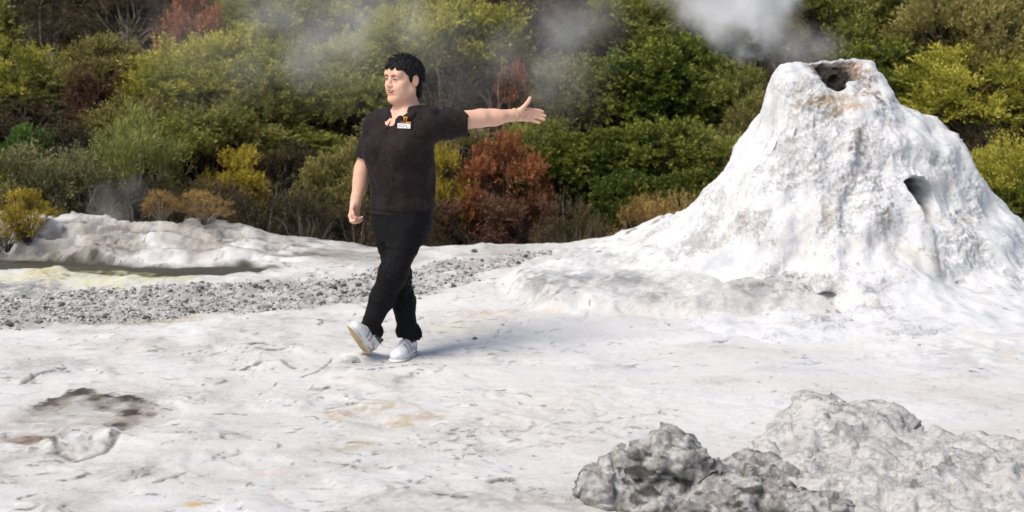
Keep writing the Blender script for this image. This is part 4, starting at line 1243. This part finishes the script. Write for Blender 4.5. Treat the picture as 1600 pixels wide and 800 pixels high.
SHRUBS = [
  # ---- rear rows, top of the picture
  ('brown_scrub', 60, -10, 18.7, 170, "dark brown twiggy shrub in the top left corner behind bare pale branches"),
  ('rust', 300, -18, 17.9, 120, "rust red dead shrub at the top edge left of the smoky green thicket"),
  ('brown_scrub', 200, -15, 18.7, 170, "dark brown scrub between bare branches and rust red shrub at top"),
  ('yellow_manuka', 425, -25, 18.1, 200, "tall yellow green shrub right of the rust red one at the top edge"),
  ('yellow_manuka', 500, -40, 18.4, 230, "pale yellow green shrub veiled by steam at top, left of her head"),
  ('green_manuka', 585, -30, 18.8, 200, "dull green shrub above and left of her head at the top edge"),
  ('yellow_manuka', 700, -8, 17.9, 230, "pale lime shrub above her outstretched sleeve at the top"),
  ('brown_scrub', 815, -20, 18.5, 190, "brown scrub with dead branches at the top above her hand"),
  ('brown_scrub', 905, -25, 18.7, 190, "greyish brown scrub at the top edge right of her hand"),
  ('green_manuka', 1000, -20, 18.4, 210, "dusky green shrub at the top just left of the steam plume"),
  ('broad_green', 1110, -5, 18.2, 220, "dark leafy shrub directly behind the white steam plume"),
  ('brown_scrub', 1205, 10, 18.0, 150, "dark twiggy brown shrub behind the crater rim's left side"),
  ('green_manuka', 1300, -40, 18.2, 230, "dark green shrub rising behind the crater at the top edge"),
  ('broad_green', 1400, -35, 18.6, 220, "dark green leafy shrub in the shadow right of the crater top"),
  ('olive', 1500, -20, 17.6, 240, "olive brown shrub at the top right, above the bright yellow green one"),
  ('olive', 1600, -25, 17.9, 220, "olive tan shrub in the top right corner"),
  # ---- upper middle row
  ('yellow_manuka', 15, 70, 17.6, 180, "yellow green shrub at the left edge under the bare branches"),
  ('green_manuka', 95, 95, 17.6, 190, "bright tipped green shrub below the pale bare branches, second from left edge"),
  ('brown_scrub', 45, 150, 17.2, 200, "dark brown thicket under the yellow green shrub at the left edge"),
  ('olive', 165, 60, 17.5, 170, "olive shrub with rusty patches left of the tall yellow green thicket"),
  ('maroon', 150, 95, 17.1, 110, "small reddish brown dead shrub inside the olive thicket at left"),
  ('yellow_manuka', 300, 72, 17.4, 230, "large yellow green feathery shrub below the rust red one"),
  ('green_manuka', 415, 90, 17.3, 210, "hazy green shrub in drifting steam left of the woman"),
  ('yellow_manuka', 495, 85, 17.5, 200, "steamy yellow green shrub level with her head at left"),
  ('green_manuka', 575, 110, 17.2, 170, "dark green shrub just behind her face and microphone"),
  ('brown_scrub', 690, 75, 17.3, 170, "brown dead looking scrub right behind her head and collar"),
  ('brown_scrub', 765, 70, 17.4, 180, "dark brown thicket above her outstretched forearm"),
  ('rust', 800, 105, 17.1, 85, "small faded rust shrub right above her bracelet"),
  ('grey_green', 885, 90, 17.2, 170, "grey green smoky shrub right of her open hand"),
  ('broad_green', 960, 85, 17.2, 190, "leafy green shrub between her hand and the big dark green clump"),
  ('broad_green', 1050, 60, 17.3, 210, "large dark green rounded shrub under the steam plume"),
  ('green_manuka', 1150, 110, 17.0, 150, "yellowish green shrub on the left shoulder of the geyser cone"),
  ('brown_scrub', 1235, 90, 17.4, 140, "dark twiggy scrub touching the crater's left rim"),
  ('broad_green', 1370, 60, 17.5, 200, "dark green bush peeping over the crater's right rim"),
  ('yellow_manuka', 1530, 85, 17.0, 260, "bright yellow green feathery shrub right of the crater"),
  ('yellow_manuka', 1440, 130, 17.2, 150, "lime tipped shrub leaning over the cone's upper right flank"),
  ('yellow_manuka', 1625, 100, 16.9, 190, "bright lime shrub cut by the right edge, level with the crater"),
  ('yellow_manuka', 255, 100, 17.25, 150, "yellow green sprays between the small reddish shrub and the tall feathery thicket"),
  ('yellow_manuka', 370, 55, 17.55, 190, "pale yellow green crown right below the rust red shrub's right side"),
  ('green_manuka', 445, 50, 17.7, 190, "smoky green crown in the middle of the upper left steam"),
  ('yellow_manuka', 545, 55, 17.6, 170, "yellow green crown in thin steam just left of her hair"),
  ('olive', 395, 140, 16.95, 170, "olive green crown below the steam in the left thicket"),
  ('olive', 280, 160, 16.7, 150, "olive crown right of the feathery pale green shrub"),
  ('yellow_manuka', 640, 20, 17.7, 150, "yellow green crown straight above her head"),
  ('olive', 1185, 150, 16.7, 120, "olive yellow shrub tucked against the cone's upper left flank"),
  ('green_manuka', 840, 190, 16.6, 130, "green shrub directly under her outstretched fingers"),
  # ---- lower middle row
  ('bright_green', 48, 190, 16.5, 95, "small vivid green shrub near the left edge at mid height"),
  ('brown_scrub', 130, 190, 16.7, 210, "dark thicket under the rusty patch at left"),
  ('olive', 215, 150, 16.8, 170, "tan olive shrub right of the small rusty shrub"),
  ('feathery', 205, 195, 15.9, 150, "feathery pale green shrub with long slanting sprays at left"),
  ('green_manuka', 330, 170, 16.6, 200, "mid green feathery shrub in the centre of the left thicket"),
  ('gold', 365, 235, 16.2, 130, "yellow flecked shrub right of the feathery pale green one"),
  ('green_manuka', 465, 200, 16.9, 190, "dark green shrub in shade at left of her hanging arm"),
  ('brown_scrub', 430, 215, 16.6, 170, "dark brown shaded scrub low down, left of her hanging arm"),
  ('olive', 535, 235, 16.0, 140, "olive yellow shrub right behind her hanging hand"),
  ('olive', 610, 190, 16.5, 150, "olive shrub hidden behind her torso"),
  ('olive', 712, 195, 16.6, 130, "olive green shrub under her outstretched sleeve"),
  ('gold', 697, 235, 16.0, 85, "yellow leaved shrub close to the right side of her shirt"),
  ('rust', 788, 213, 15.95, 140, "bright rust orange dead shrub under her outstretched hand"),
  ('maroon', 745, 300, 15.75, 150, "dusky maroon shrub at the foot of the rust orange one, beside her leg"),
  ('maroon', 825, 300, 15.7, 110, "dark reddish shrub low to the right of the rust orange one"),
  ('broad_green', 880, 220, 16.4, 170, "dark green shrub right of the rust orange one"),
  ('broad_green', 960, 200, 16.4, 180, "mid green leafy shrub above the dry grass near the terrace edge"),
  ('broad_green', 1045, 185, 16.3, 190, "leafy green shrub left of the cone's lower flank"),
  ('green_manuka', 1120, 205, 16.3, 150, "green shrub meeting the cone's left flank at mid height"),
  ('broad_green', 985, 270, 15.8, 150, "low green shrub just behind the pale bare twigs"),
  ('broad_green', 1080, 265, 15.8, 150, "low dark green shrub behind the cone's left skirt"),
  ('yellow_manuka', 1590, 225, 16.0, 170, "lime green shrub at the right edge above the cone's right flank"),
  ('brown_scrub', 1545, 205, 16.5, 150, "brown shaded undergrowth between the two lime shrubs at right"),
  ('broad_green', 1600, 285, 15.7, 120, "dark green low shrub at the right edge beside the cone"),
  # ---- front row along the rear edge
  ('grey_green', 40, 235, 15.9, 190, "grey green twiggy shrub at the left edge above the rock ledge"),
  ('grey_green', 125, 240, 15.75, 180, "grey green wispy shrub above the white rock ledge at left"),
  ('olive', 20, 290, 15.5, 130, "low olive shrub at the left edge behind the yellow plant"),
  ('brown_scrub', 220, 280, 15.6, 150, "low brown green scrub behind the ledge, under the feathery shrub"),
  ('brown_scrub', 320, 285, 15.6, 150, "low dull scrub behind the dry tan bushes"),
  ('brown_scrub', 405, 300, 15.5, 150, "low dark scrub above the pale rock hump at left"),
  ('brown_scrub', 475, 300, 15.5, 140, "low dark brown scrub left of her hanging hand"),
  ('brown_scrub', 560, 320, 15.4, 120, "dark undergrowth showing beside her front thigh"),
  ('brown_scrub', 640, 310, 15.5, 130, "dark undergrowth hidden behind her hips"),
  ('brown_scrub', 890, 315, 15.4, 120, "low brown scrub at the terrace edge right of the reddish shrubs"),
  ('tan', 1005, 310, 15.2, 110, "dry tan bush behind the cone's left skirt"),
  ('tan', 1075, 300, 15.2, 90, "dry tan brush where the skirt meets the cone"),
]
for row in SHRUBS:
    kind, px, top, Y, w, label = row[:6]
    shrub(kind, px, top, Y, w, label, "shrubs on the bank", height=(row[6] if len(row) > 6 else None))
for k in range(23):       # the rest of the thicket, up the bank and at both sides
    px = -40 + 74 * k + rng_.uniform(-25, 25)
    shrub(['brown_scrub', 'green_manuka', 'broad_green'][k % 3], px, 0, 19.4 + rng_.uniform(0, .5), 220, "one of the hardly visible dark shrubs filling gaps high up the bank", "thicket shrubs higher up the bank", height=1.25)

for k, (px, top, Y, w) in enumerate([(-70, 240, 15.8, 190), (-150, 180, 16.5, 210), (-90, 110, 17.3, 210), (-230, 120, 17.2, 220), (-80, -10, 18.4, 220), (-200, -10, 18.4, 220), (-290, 60, 17.8, 230), (-250, 220, 16.0, 200),
                                     (1720, 200, 16.2, 190), (1760, 90, 17.1, 220), (1700, -10, 18.3, 220), (1830, 10, 18.0, 230), (1850, 180, 16.4, 210)]):
    shrub(['green_manuka', 'olive', 'grey_green', 'brown_scrub'][k % 4], px, top, Y, w, "shrub continuing the thicket past the left edge of the picture" if px < 0 else "shrub continuing the thicket past the right edge of the picture", "thicket shrubs past the left edge" if px < 0 else "thicket shrubs past the right edge")

# ---- plants in front of the bank
def simple_plant(name, mesh, sub, px, top, Y, width, label, cat, group=None, **k):
    return place(name, [(sub, mesh)], px, top, Y, width, label, cat, group, **k)
tan_leaf, gold_leaf = PROTO['tan'], PROTO['gold']
def tplant(kind, *a, **k): return shrub(kind, *a, **k)
shrub('gold', 42, 300, 13.85, 100, "yellow ochre plant growing on the white ledge at far left", "small plants on the rear ledge")
shrub('gold', 8, 338, 13.8, 60, "low yellow plant at the left edge on the ledge", "small plants on the rear ledge")
shrub('tan', 318, 300, 14.25, 85, "dry tan bush on the crest of the left ledge", "small plants on the rear ledge")
shrub('tan', 252, 318, 14.25, 55, "smaller dry tan bush left of its larger neighbour on the ledge", "small plants on the rear ledge")

gm_ = foliage_mat("dry_grass", (.13, .095, .045), (.26, .20, .10), (.40, .33, .19), .3)
TUFT = []
for v_ in range(3):
    V, q4, t3, T = make_tuft(500 + v_)
    TUFT.append(mesh_data("blades", V, [q4, t3], smooth=False, mats=[gm_], attrs={"tint": T}))
k = 0
for px, top, Y, w in [(868, 350, 14.75, 40), (890, 340, 14.8, 46), (918, 345, 14.75, 44), (938, 352, 14.7, 40), (850, 362, 14.7, 36), (905, 325, 15.1, 60), (975, 310, 15.0, 60), (1000, 318, 14.9, 55), (1030, 300, 15.1, 60), (1055, 305, 15.0, 50), (1095, 285, 15.2, 60), (945, 300, 15.3, 60), (870, 325, 15.2, 50), (240, 312, 15.0, 50), (275, 318, 15.0, 46), (350, 330, 14.95, 46), (395, 335, 14.95, 46), (440, 345, 14.9, 50), (500, 350, 14.9, 46), (545, 352, 14.95, 40), (195, 318, 15.0, 50), (115, 310, 15.1, 50)]:
    simple_plant("grass_tuft", TUFT[k % 3], "blades", px, top, Y, w * 1.5, "straw coloured grass tuft between the rust orange shrub and the cone's left skirt" if px > 700 else "straw coloured grass tuft at the foot of the bank left of the woman", "grass tuft", "dry grass tufts right of the woman" if px > 700 else "dry grass tufts left of the woman", sink=.02); k += 1

# ---- bare wood
def bare(px, top, Y, w, label, seed, mat, name="dead_branch", cat="dead branch", lean=0, group=None, rad=.014, n=7, **k):
    v, q = make_bare(seed, n=n, rad=rad)
    return place(name, [("twigs", mesh_data("twigs", v, q, mats=[mat]))], px, top, Y, w, label, cat, group, lean=lean, **k)
bare(955, 325, 14.6, 70, "pale bare twigs sticking up at the terrace edge left of the cone", 31, BARK_PALE, n=5, rad=.012, height=.30)
bare(905, 348, 14.6, 50, "small pale bare twigs at the terrace edge right of the rust bush", 32, BARK_PALE, n=4, rad=.012, height=.18)
bare(110, -5, 17.6, 110, "pale leaning bare branch at the top left", 33, BARK_PALE, lean=.3, n=3, rad=.022)
bare(25, -10, 17.5, 110, "thin grey bare branches at the top left corner", 34, BARK_GREY, n=5, rad=.016)
bare(190, -5, 17.8, 170, "tangle of grey bare twigs left of the rust red shrub", 35, BARK_GREY, n=9, rad=.012)
bare(705, 95, 16.9, 150, "tangle of dead grey branches right behind her head", 36, BARK_GREY, n=9, rad=.014)
bare(780, 80, 16.9, 130, "dead brown branches above her forearm", 37, BARK_GREY, n=8, rad=.012)
bare(925, -10, 17.6, 130, "grey dead branches in smoke at the top right of her hand", 38, BARK_PALE, n=6, rad=.014)
bare(1205, 35, 16.9, 110, "dark bare twigs behind the crater's left rim", 39, BARK_GREY, n=9, rad=.010)
bare(250, 265, 15.5, 110, "slanting bare twigs in front of the feathery shrub", 40, BARK_GREY, n=6, rad=.010)
bare(760, 320, 15.5, 120, "dark dead twigs beneath the rust orange shrub", 41, BARK, n=8, rad=.012)
# ================================================================ foreground rocks, gravel and loose stones
def rock_tone(P, Nn, seed):
    big = fbm(P / .30 + seed, 3); fin = fbm(P / .06 + seed, 3); f3 = fbm(P / .02 + seed, 2)
    c = np.tile(np.array([.52, .505, .475], np.float32), (len(P), 1))
    c = mixc(c, (.70, .69, .67), .7 * sstep(-.2, .6, big + .3 * fin))
    c = mixc(c, (.15, .145, .135), .75 * sstep(.15, .75, fin + .45 * f3 - .25 * big))
    c = mixc(c, (.40, .31, .23), .35 * sstep(.3, .9, fbm(P / .12 + seed + 9, 3)))
    return c, big, fin, f3

def craggy(lo, hi, h, build, seed, amps):
    F = Field(lo, hi, h); build(F)
    V, Q = F.mesh(2); Nn = vnormals(V, Q)
    rq = np.random.RandomState(int(seed * 10)); K = 260
    sd = V[rq.choice(len(V), K)]; pn = rq.normal(size=(K, 3)); pn /= np.linalg.norm(pn, axis=1)[:, None]
    W_ = V + .03 * np.stack([fbm(V / .09 + k, 2) for k in (1.0, 5.0, 9.0)], -1)
    near = np.concatenate([np.argmin(((c_[:, None] - sd[None]) ** 2).sum(-1), 1) for c_ in np.array_split(W_, 60)])
    d = np.clip(((V - sd[near]) * pn[near]).sum(1) * .40, -.024, .024)           # broken facets
    lay = V[:, 2] / .055 + 1.1 * fbm(V / np.array([.5, .5, .3]) + seed, 2) + .5 * V[:, 0]
    fr = np.abs(lay - np.floor(lay) - .5)
    d = d - .016 * sstep(.10, .0, fr) * sstep(-.2, .3, fbm(V / .18 + seed + 3, 2))   # bedding cracks
    for sc, a, rid in amps: d = d + a * (fbm(V / sc + seed, 3, ridged=rid) - (.6 if rid else 0))
    V = V + Nn * d[:, None]
    return V.astype(np.float32), Q, vnormals(V, Q)

AM = [(.26, .028, True), (.10, .014, False), (.05, .008, True), (.018, .0045, False)]
def W3(px, py, Y): return at(px, py, Y)
DZ = 0.0
def W3(px, py, Y): return at(px, py, Y) + np.array([0, 0, DZ])
DZ = -.045
def build_lump(F):
    F.cone(W3(945, 745, 7.72), W3(1045, 712, 7.80), .10, .125, 0)
    F.cone(W3(1045, 710, 7.80), W3(1105, 745, 7.75), .115, .09, .06)
    F.cone(W3(1105, 745, 7.80), W3(1180, 762, 7.85), .085, .06, .06)
    F.ell(W3(1055, 688, 7.82), (.055, .07, .045), None, .03)
    F.ell(W3(1150, 770, 7.60), (.17, .16, .075), None, .05)
    F.ell(W3(1260, 782, 7.52), (.17, .16, .060), None, .05)
    F.ell(W3(945, 775, 7.66), (.07, .12, .15), None, .06)
    F.ell(W3(1190, 738, 8.0), (.22, .25, .09), None, .08)
    F.ell(W3(1010, 790, 7.75), (.26, .40, .16), None, .06)
    F.ell(W3(1180, 800, 7.75), (.45, .45, .13), None, .07)
    F.ell(W3(1060, 840, 7.35), (.34, .35, .12), None, .06)
    F.ell(W3(1260, 840, 7.35), (.35, .35, .10), None, .06)
    F.ell(W3(1030, 800, 7.36), (.11, .10, .05), None, .03, cut=True)
lo, hi = W3(890, 800, 7.3) - [0, .35, .22], W3(1390, 650, 8.3) + [0.05, .1, .12]
V, Q, Nn = craggy([.16, 6.85, -.16], [1.75, 8.35, .42], .0085, build_lump, 3.3, AM)
c, big, fin, f3 = rock_tone(V, Nn, 1.7)
c = mixc(c, (.20, .19, .175), .6 * sstep(-.3, .4, fbm(V / .09 + 4, 3)))
c = mixc(c, (.06, .056, .05), .9 * sstep(.2, .5, fbm(V / np.array([.12, .12, .05]) + 14, 3)))
c = mixc(c, (.17, .105, .075), .85 * sstep(.4, .75, blob(V, W3(1030, 790, 7.55), (.20, .25, .09)) + .2 * fin))
c = mixc(c, (.10, .095, .085), .8 * sstep(.35, .75, blob(V, W3(1230, 790, 7.42), (.20, .2, .05)) + .2 * fin))
c = mixc(c, (.08, .09, .04), .7 * sstep(.4, .7, blob(V, W3(985, 795, 7.5), (.06, .12, .07)) + .2 * fin))
c = mixc(c, (.52, .52, .50), .6 * sstep(.3, .7, blob(V, W3(940, 765, 7.6), (.06, .12, .12)) + .15 * fin))
rock_mat = sinter_mat("rock_crust", .75, .007)
o = link("rock", mesh_data("rock", V, Q, mats=[rock_mat], attrs={"tone": c, "grit": np.clip(.55 + .5 * big, 0, 1.3)}))
tag(o, "craggy dark grey rock with a brown undercut at the bottom edge", "rock", "rocks in the right foreground")

DZ = -.028
def build_mound(F):
    F.ell(W3(1300, 690, 8.55), (.26, .42, .17), None, 0)
    F.ell(W3(1275, 660, 8.72), (.13, .2, .13), None, .08)
    F.ell(W3(1370, 665, 8.70), (.16, .2, .10), None, .08)
    F.ell(W3(1245, 715, 8.3), (.15, .25, .10), None, .08)
    F.ell(W3(1400, 740, 8.15), (.55, .55, .13), None, .12)
    F.ell(W3(1530, 755, 8.0), (.50, .50, .12), None, .12)
    F.ell(W3(1300, 790, 7.85), (.40, .35, .08), None, .10)
    F.ell(W3(1620, 760, 8.1), (.5, .5, .12), None, .12)
    F.ell(W3(1450, 830, 7.5), (.7, .5, .12), None, .12)
    F.ell(W3(1300, 745, 8.2), (.4, .45, .13), None, .12)
V, Q, Nn = craggy([.80, 6.85, -.16], [3.0, 9.3, .50], .0115, build_mound, 8.1, [(.34, .020, True), (.12, .012, False), (.05, .008, True), (.018, .004, False)])
c, big, fin, f3 = rock_tone(V, Nn, 5.1)
c = mixc(c, (.12, .113, .10), .8 * sstep(.3, .65, fbm(V / np.array([.16, .16, .05]) + 24, 3)))
c = mixc(c, (.64, .63, .61), np.full(len(V), .5, np.float32))
c = mixc(c, (.20, .19, .17), .7 * sstep(.35, .7, blob(V, W3(1370, 640, 8.7), (.12, .2, .04)) + .25 * fin))
c = mixc(c, (.24, .23, .10), .6 * sstep(.4, .8, blob(V, W3(1430, 770, 7.9), (.09, .15, .06)) + .35 * fin))
c = mixc(c, (.16, .11, .07), .8 * sstep(.45, .8, blob(V, W3(1515, 763, 7.9), (.06, .1, .04)) + .3 * fin))
c = mixc(c, (.62, .62, .60), .5 * sstep(.3, .8, blob(V, W3(1330, 770, 7.9), (.2, .3, .06)) + .3 * fin))
o = link("rock", mesh_data("rock", V, Q, mats=[rock_mat], attrs={"tone": c, "grit": np.clip(.45 + .5 * big, 0, 1.2)}))
tag(o, "broad pale grey rock mound with a rounded hump in the right foreground", "rock", "rocks in the right foreground")

# small stones: deformed icospheres
def ico():
    t = (1 + 5 ** .5) / 2
    v = np.array([(-1, t, 0), (1, t, 0), (-1, -t, 0), (1, -t, 0), (0, -1, t), (0, 1, t), (0, -1, -t), (0, 1, -t), (t, 0, -1), (t, 0, 1), (-t, 0, -1), (-t, 0, 1)], float)
    f = [(0, 11, 5), (0, 5, 1), (0, 1, 7), (0, 7, 10), (0, 10, 11), (1, 5, 9), (5, 11, 4), (11, 10, 2), (10, 7, 6), (7, 1, 8), (3, 9, 4), (3, 4, 2), (3, 2, 6), (3, 6, 8), (3, 8, 9), (4, 9, 5), (2, 4, 11), (6, 2, 10), (8, 6, 7), (9, 8, 1)]
    return v / np.linalg.norm(v[0]), np.array(f)
def ico2():
    v, f = ico(); v = list(map(tuple, v)); m = {}
    def mid(a, b):
        k = (min(a, b), max(a, b))
        if k not in m: q = (np.array(v[a]) + np.array(v[b])) / 2; v.append(tuple(q / np.linalg.norm(q))); m[k] = len(v) - 1
        return m[k]
    o = []
    for a, b, c_ in f:
        x, y_, z_ = mid(a, b), mid(b, c_), mid(c_, a); o += [(a, x, z_), (b, y_, x), (c_, z_, y_), (x, y_, z_)]
    return np.array(v), np.array(o)
iv, if_ = ico(); iv2, if2 = ico2()
rs = np.random.RandomState(21)
gx_ = rs.uniform(-4.4, .3, 70000); gy_ = rs.uniform(10.8, 13.8, 70000)
gmk = gravel_mask(gx_.astype(np.float32), gy_.astype(np.float32))
clump = n2(gx_.astype(np.float32), gy_.astype(np.float32), .3, 2, 91)
keep = rs.uniform(size=len(gx_)) < gmk * np.clip(.45 + .8 * clump, .06, 1)
gx_, gy_ = gx_[keep][:15000], gy_[keep][:15000]
gzv = ground_z(gx_.astype(np.float32), gy_.astype(np.float32))
size = np.clip(rs.lognormal(math.log(.0068), .42, len(gx_)), .004, .022)
nn = len(gx_)
ang = rs.uniform(0, 6.28, nn); ca, sa = np.cos(ang), np.sin(ang)
sc = np.stack([size * rs.uniform(.8, 1.5, nn), size * rs.uniform(.8, 1.3, nn), size * rs.uniform(.55, 1.0, nn)], 1)
vv = iv[None] * (1 + rs.uniform(-.28, .28, (nn, len(iv), 1))) * sc[:, None]
vx = vv[..., 0] * ca[:, None] - vv[..., 1] * sa[:, None]; vy = vv[..., 0] * sa[:, None] + vv[..., 1] * ca[:, None]
vv = np.stack([vx + gx_[:, None], vy + gy_[:, None], vv[..., 2] + gzv[:, None] + (size * .12)[:, None]], -1).reshape(-1, 3)
ff = (if_[None] + (np.arange(nn) * len(iv))[:, None, None]).reshape(-1, 3)
base = np.where(rs.uniform(size=(nn, 1)) < .24, rs.uniform(.07, .2, (nn, 1)), rs.uniform(.34, .60, (nn, 1))) * np.array([1.0, .96, .90])
tone = np.repeat(base, len(iv), 0)
stone_mat = sinter_mat("stone_grey", .5, .004)
tag(link("gravel", mesh_data("gravel", vv, ff, smooth=False, mats=[stone_mat], attrs={"tone": tone, "grit": np.full(len(vv), .5)})), kind="stuff")

def stone(px, py, r, col, label, group=None, flat=.7, seed=0, Yoff=0):
    X, Y = G2(px, py)
    Y0 = Y
    for _ in range(6):      # settle the point on the real ground
        p = at(px, py, Y0); zg = gz(p[0], Y0); Y0 += (p[2] - zg) * 4.5 * .8
    p = at(px, py, Y0); zg = gz(p[0], Y0)
    q = np.random.RandomState(seed + 50)
    v = iv2 * np.array([1.2, 1.0, flat]) * r; v = v * (1 + .38 * fbm(iv2 * 1.3 + seed * 3.1, 3))[:, None]
    o = link("stone", mesh_data("stone", v, if2, smooth=False, mats=[stone_mat], attrs={"tone": np.tile(np.array(col, float), (len(v), 1)) * q.uniform(.85, 1.15), "grit": np.full(len(v), .7)}), loc=(p[0], Y0, zg + r * flat * .45))
    o.rotation_euler = (0, 0, q.uniform(0, 6))
    return tag(o, label, "stone", group)
stone(548, 566, .042, (.50, .50, .47), "pale grey lump of crust under the lifted shoe", flat=.6, seed=1)
stone(566, 556, .011, (.55, .46, .34), "tiny beige stone right under the lifted heel", flat=.8, seed=2)
stone(741, 394, .022, (.10, .10, .095), "dark stone alone on the grey terrace behind her legs", seed=3)
stone(1582, 690, .020, (.30, .29, .27), "small grey stone near the right edge above the rock mound", seed=4)
stone(742, 530, .014, (.18, .17, .16), "small dark stone on the white ground right of her back shoe", seed=5)
for k, (px, py, r) in enumerate([(520, 452, .035), (536, 446, .030), (548, 456, .026), (500, 458, .030), (470, 461, .026), (505, 444, .024), (560, 449, .028), (430, 458, .024), (445, 468, .026), (395, 464, .022), (250, 466, .026), (325, 473, .024), (128, 498, .026), (60, 506, .028), (210, 486, .024), (300, 488, .022), (660, 430, .022), (690, 425, .020), (720, 418, .020), (40, 490, .024), (160, 478, .024), (14, 508, .028)]):
    stone(px, py, r * .75, [(.13, .125, .12), (.26, .25, .235), (.34, .33, .31)][k % 3], ["nearly black rough stone among the gravel left of the woman", "mid grey rough stone among the gravel left of the woman", "pale grey rough stone among the gravel left of the woman"][k % 3] if px < 600 else "grey stone lying in the thin gravel tongue right of her legs",
          ["blackish stones in the gravel band", "mid grey stones in the gravel band", "pale stones in the gravel band"][k % 3] if px < 600 else "stones in the gravel tongue", seed=10 + k)
# ================================================================ steam
def steam_mat(name, density, axis, noise_scale, thresh=(.42, .72), col=(.97, .97, .97), stretch=(1, 1, 1), offset=(0, 0, 0)):
    """axis: list of (local xyz, radius, weight) puffs; density is their soft sum broken up by noise"""
    m = bpy.data.materials.new(name); m.use_nodes = True; nt = m.node_tree; nt.nodes.clear()
    L = nt.links.new
    out = N(nt, "ShaderNodeOutputMaterial"); vol = N(nt, "ShaderNodeVolumePrincipled")
    vol.inputs["Color"].default_value = (*col, 1); vol.inputs["Anisotropy"].default_value = -.25
    L(vol.outputs[0], out.inputs["Volume"])
    tc = N(nt, "ShaderNodeTexCoord")
    mp = N(nt, "ShaderNodeMapping"); mp.inputs["Scale"].default_value = stretch; mp.inputs["Location"].default_value = offset
    L(tc.outputs["Object"], mp.inputs["Vector"])
    nz = N(nt, "ShaderNodeTexNoise", Scale=noise_scale, Detail=4.0, Roughness=.55, Distortion=.4); L(mp.outputs[0], nz.inputs["Vector"])
    # wobble the position so that the puffs have ragged rims
    wob = N(nt, "ShaderNodeTexNoise", Scale=noise_scale * 1.2, Detail=2.0); L(mp.outputs[0], wob.inputs["Vector"])
    ws = N(nt, "ShaderNodeVectorMath", operation='MULTIPLY_ADD'); L(wob.outputs["Color"], ws.inputs[0])
    a = .45 / noise_scale
    ws.inputs[1].default_value = (2 * a,) * 3; ws.inputs[2].default_value = (-a,) * 3
    ps = N(nt, "ShaderNodeVectorMath", operation='ADD'); L(tc.outputs["Object"], ps.inputs[0]); L(ws.outputs[0], ps.inputs[1])
    acc = None
    for c, r, w in axis:
        d = N(nt, "ShaderNodeVectorMath", operation='DISTANCE'); d.inputs[1].default_value = c; L(ps.outputs[0], d.inputs[0])
        mr = N(nt, "ShaderNodeMapRange", interpolation_type='SMOOTHERSTEP'); mr.inputs["From Min"].default_value = r; mr.inputs["From Max"].default_value = r * .1
        mr.inputs["To Min"].default_value = 0; mr.inputs["To Max"].default_value = w; L(d.outputs["Value"], mr.inputs["Value"])
        if acc is None: acc = mr.outputs[0]
        else:
            ad = N(nt, "ShaderNodeMath", operation='MAXIMUM'); L(acc, ad.inputs[0]); L(mr.outputs[0], ad.inputs[1]); acc = ad.outputs[0]
    tn = N(nt, "ShaderNodeMapRange", interpolation_type='SMOOTHSTEP'); tn.inputs["From Min"].default_value = thresh[0]; tn.inputs["From Max"].default_value = thresh[1]
    tn.inputs["To Min"].default_value = .12; L(nz.outputs["Fac"], tn.inputs["Value"])
    mu = N(nt, "ShaderNodeMath", operation='MULTIPLY'); L(acc, mu.inputs[0]); L(tn.outputs[0], mu.inputs[1])
    md = N(nt, "ShaderNodeMath", operation='MULTIPLY'); md.inputs[1].default_value = density; L(mu.outputs[0], md.inputs[0])
    L(md.outputs[0], vol.inputs["Density"])
    return m

def steam(puffs, density, noise_scale, seed, **k):
    """puffs: (px, py, Y, radius m, weight)"""
    pts = [(at(px, py, Y), r, w) for px, py, Y, r, w in puffs]
    cen = np.mean([p for p, _, _ in pts], 0)
    lo = np.min([p - r * 1.05 for p, r, _ in pts], 0) - cen; hi = np.max([p + r * 1.05 for p, r, _ in pts], 0) - cen
    # closed hull: a rounded box
    v = iv2 / np.max(np.abs(iv2), 1)[:, None] ** .85
    v = np.where(v > 0, v * hi, v * -lo)
    v = np.clip(v * 1.02, lo, hi)
    m = steam_mat("steam", density, [(tuple(p - cen), r, w) for p, r, w in pts], noise_scale, offset=(seed, seed * 2.3, seed * .7), **k)
    o = link("steam", mesh_data("steam", v, if2, smooth=False, mats=[m]), loc=tuple(cen))
    return tag(o, kind="stuff")

# the plume leaning left from the crater
steam([(1285, 92, 12.5, .14, .06), (1255, 72, 12.6, .20, .07), (1225, 60, 12.75, .22, .12), (1185, 40, 12.9, .25, .7), (1150, 15, 13.0, .36, 1.0), (1120, -25, 13.1, .46, 1.0), (1175, -20, 13.1, .42, 1.0), (1090, -70, 13.2, .5, 1.0), (1160, -90, 13.2, .5, 1.0), (1165, 75, 12.9, .18, .5)], 17.0, 3.6, 3, thresh=(.34, .70))
# thin drifting veils over the thicket
steam([(330, 40, 15.2, .9, 1.0), (520, 60, 15.2, .9, 1.0), (700, 70, 15.2, .9, 1.0), (850, 60, 15.2, .8, 1.0)], .20, 1.2, 17, thresh=(.30, .80))
steam([(540, 45, 15.3, .55, 1.0), (480, 90, 15.3, .45, .8), (610, 20, 15.3, .45, .9), (430, 20, 15.3, .5, .6), (560, 0, 15.3, .5, 1.0), (400, 120, 15.3, .4, .35)], 1.5, 3.0, 11, thresh=(.40, .80))
steam([(860, 120, 15.4, .42, .8), (800, 90, 15.4, .40, .6), (885, 50, 15.4, .40, 1.0), (740, 140, 15.4, .35, .4), (930, 20, 15.4, .4, .6)], 1.2, 3.4, 5, thresh=(.40, .80))
steam([(1290, 75, 13.0, .22, 1.0), (1240, 80, 13.0, .22, .8)], 2.2, 3.5, 8, thresh=(.40, .70))
steam([(170, 325, 14.75, .28, 1.0), (210, 300, 14.8, .22, .6)], 1.4, 3.5, 6, thresh=(.40, .70))
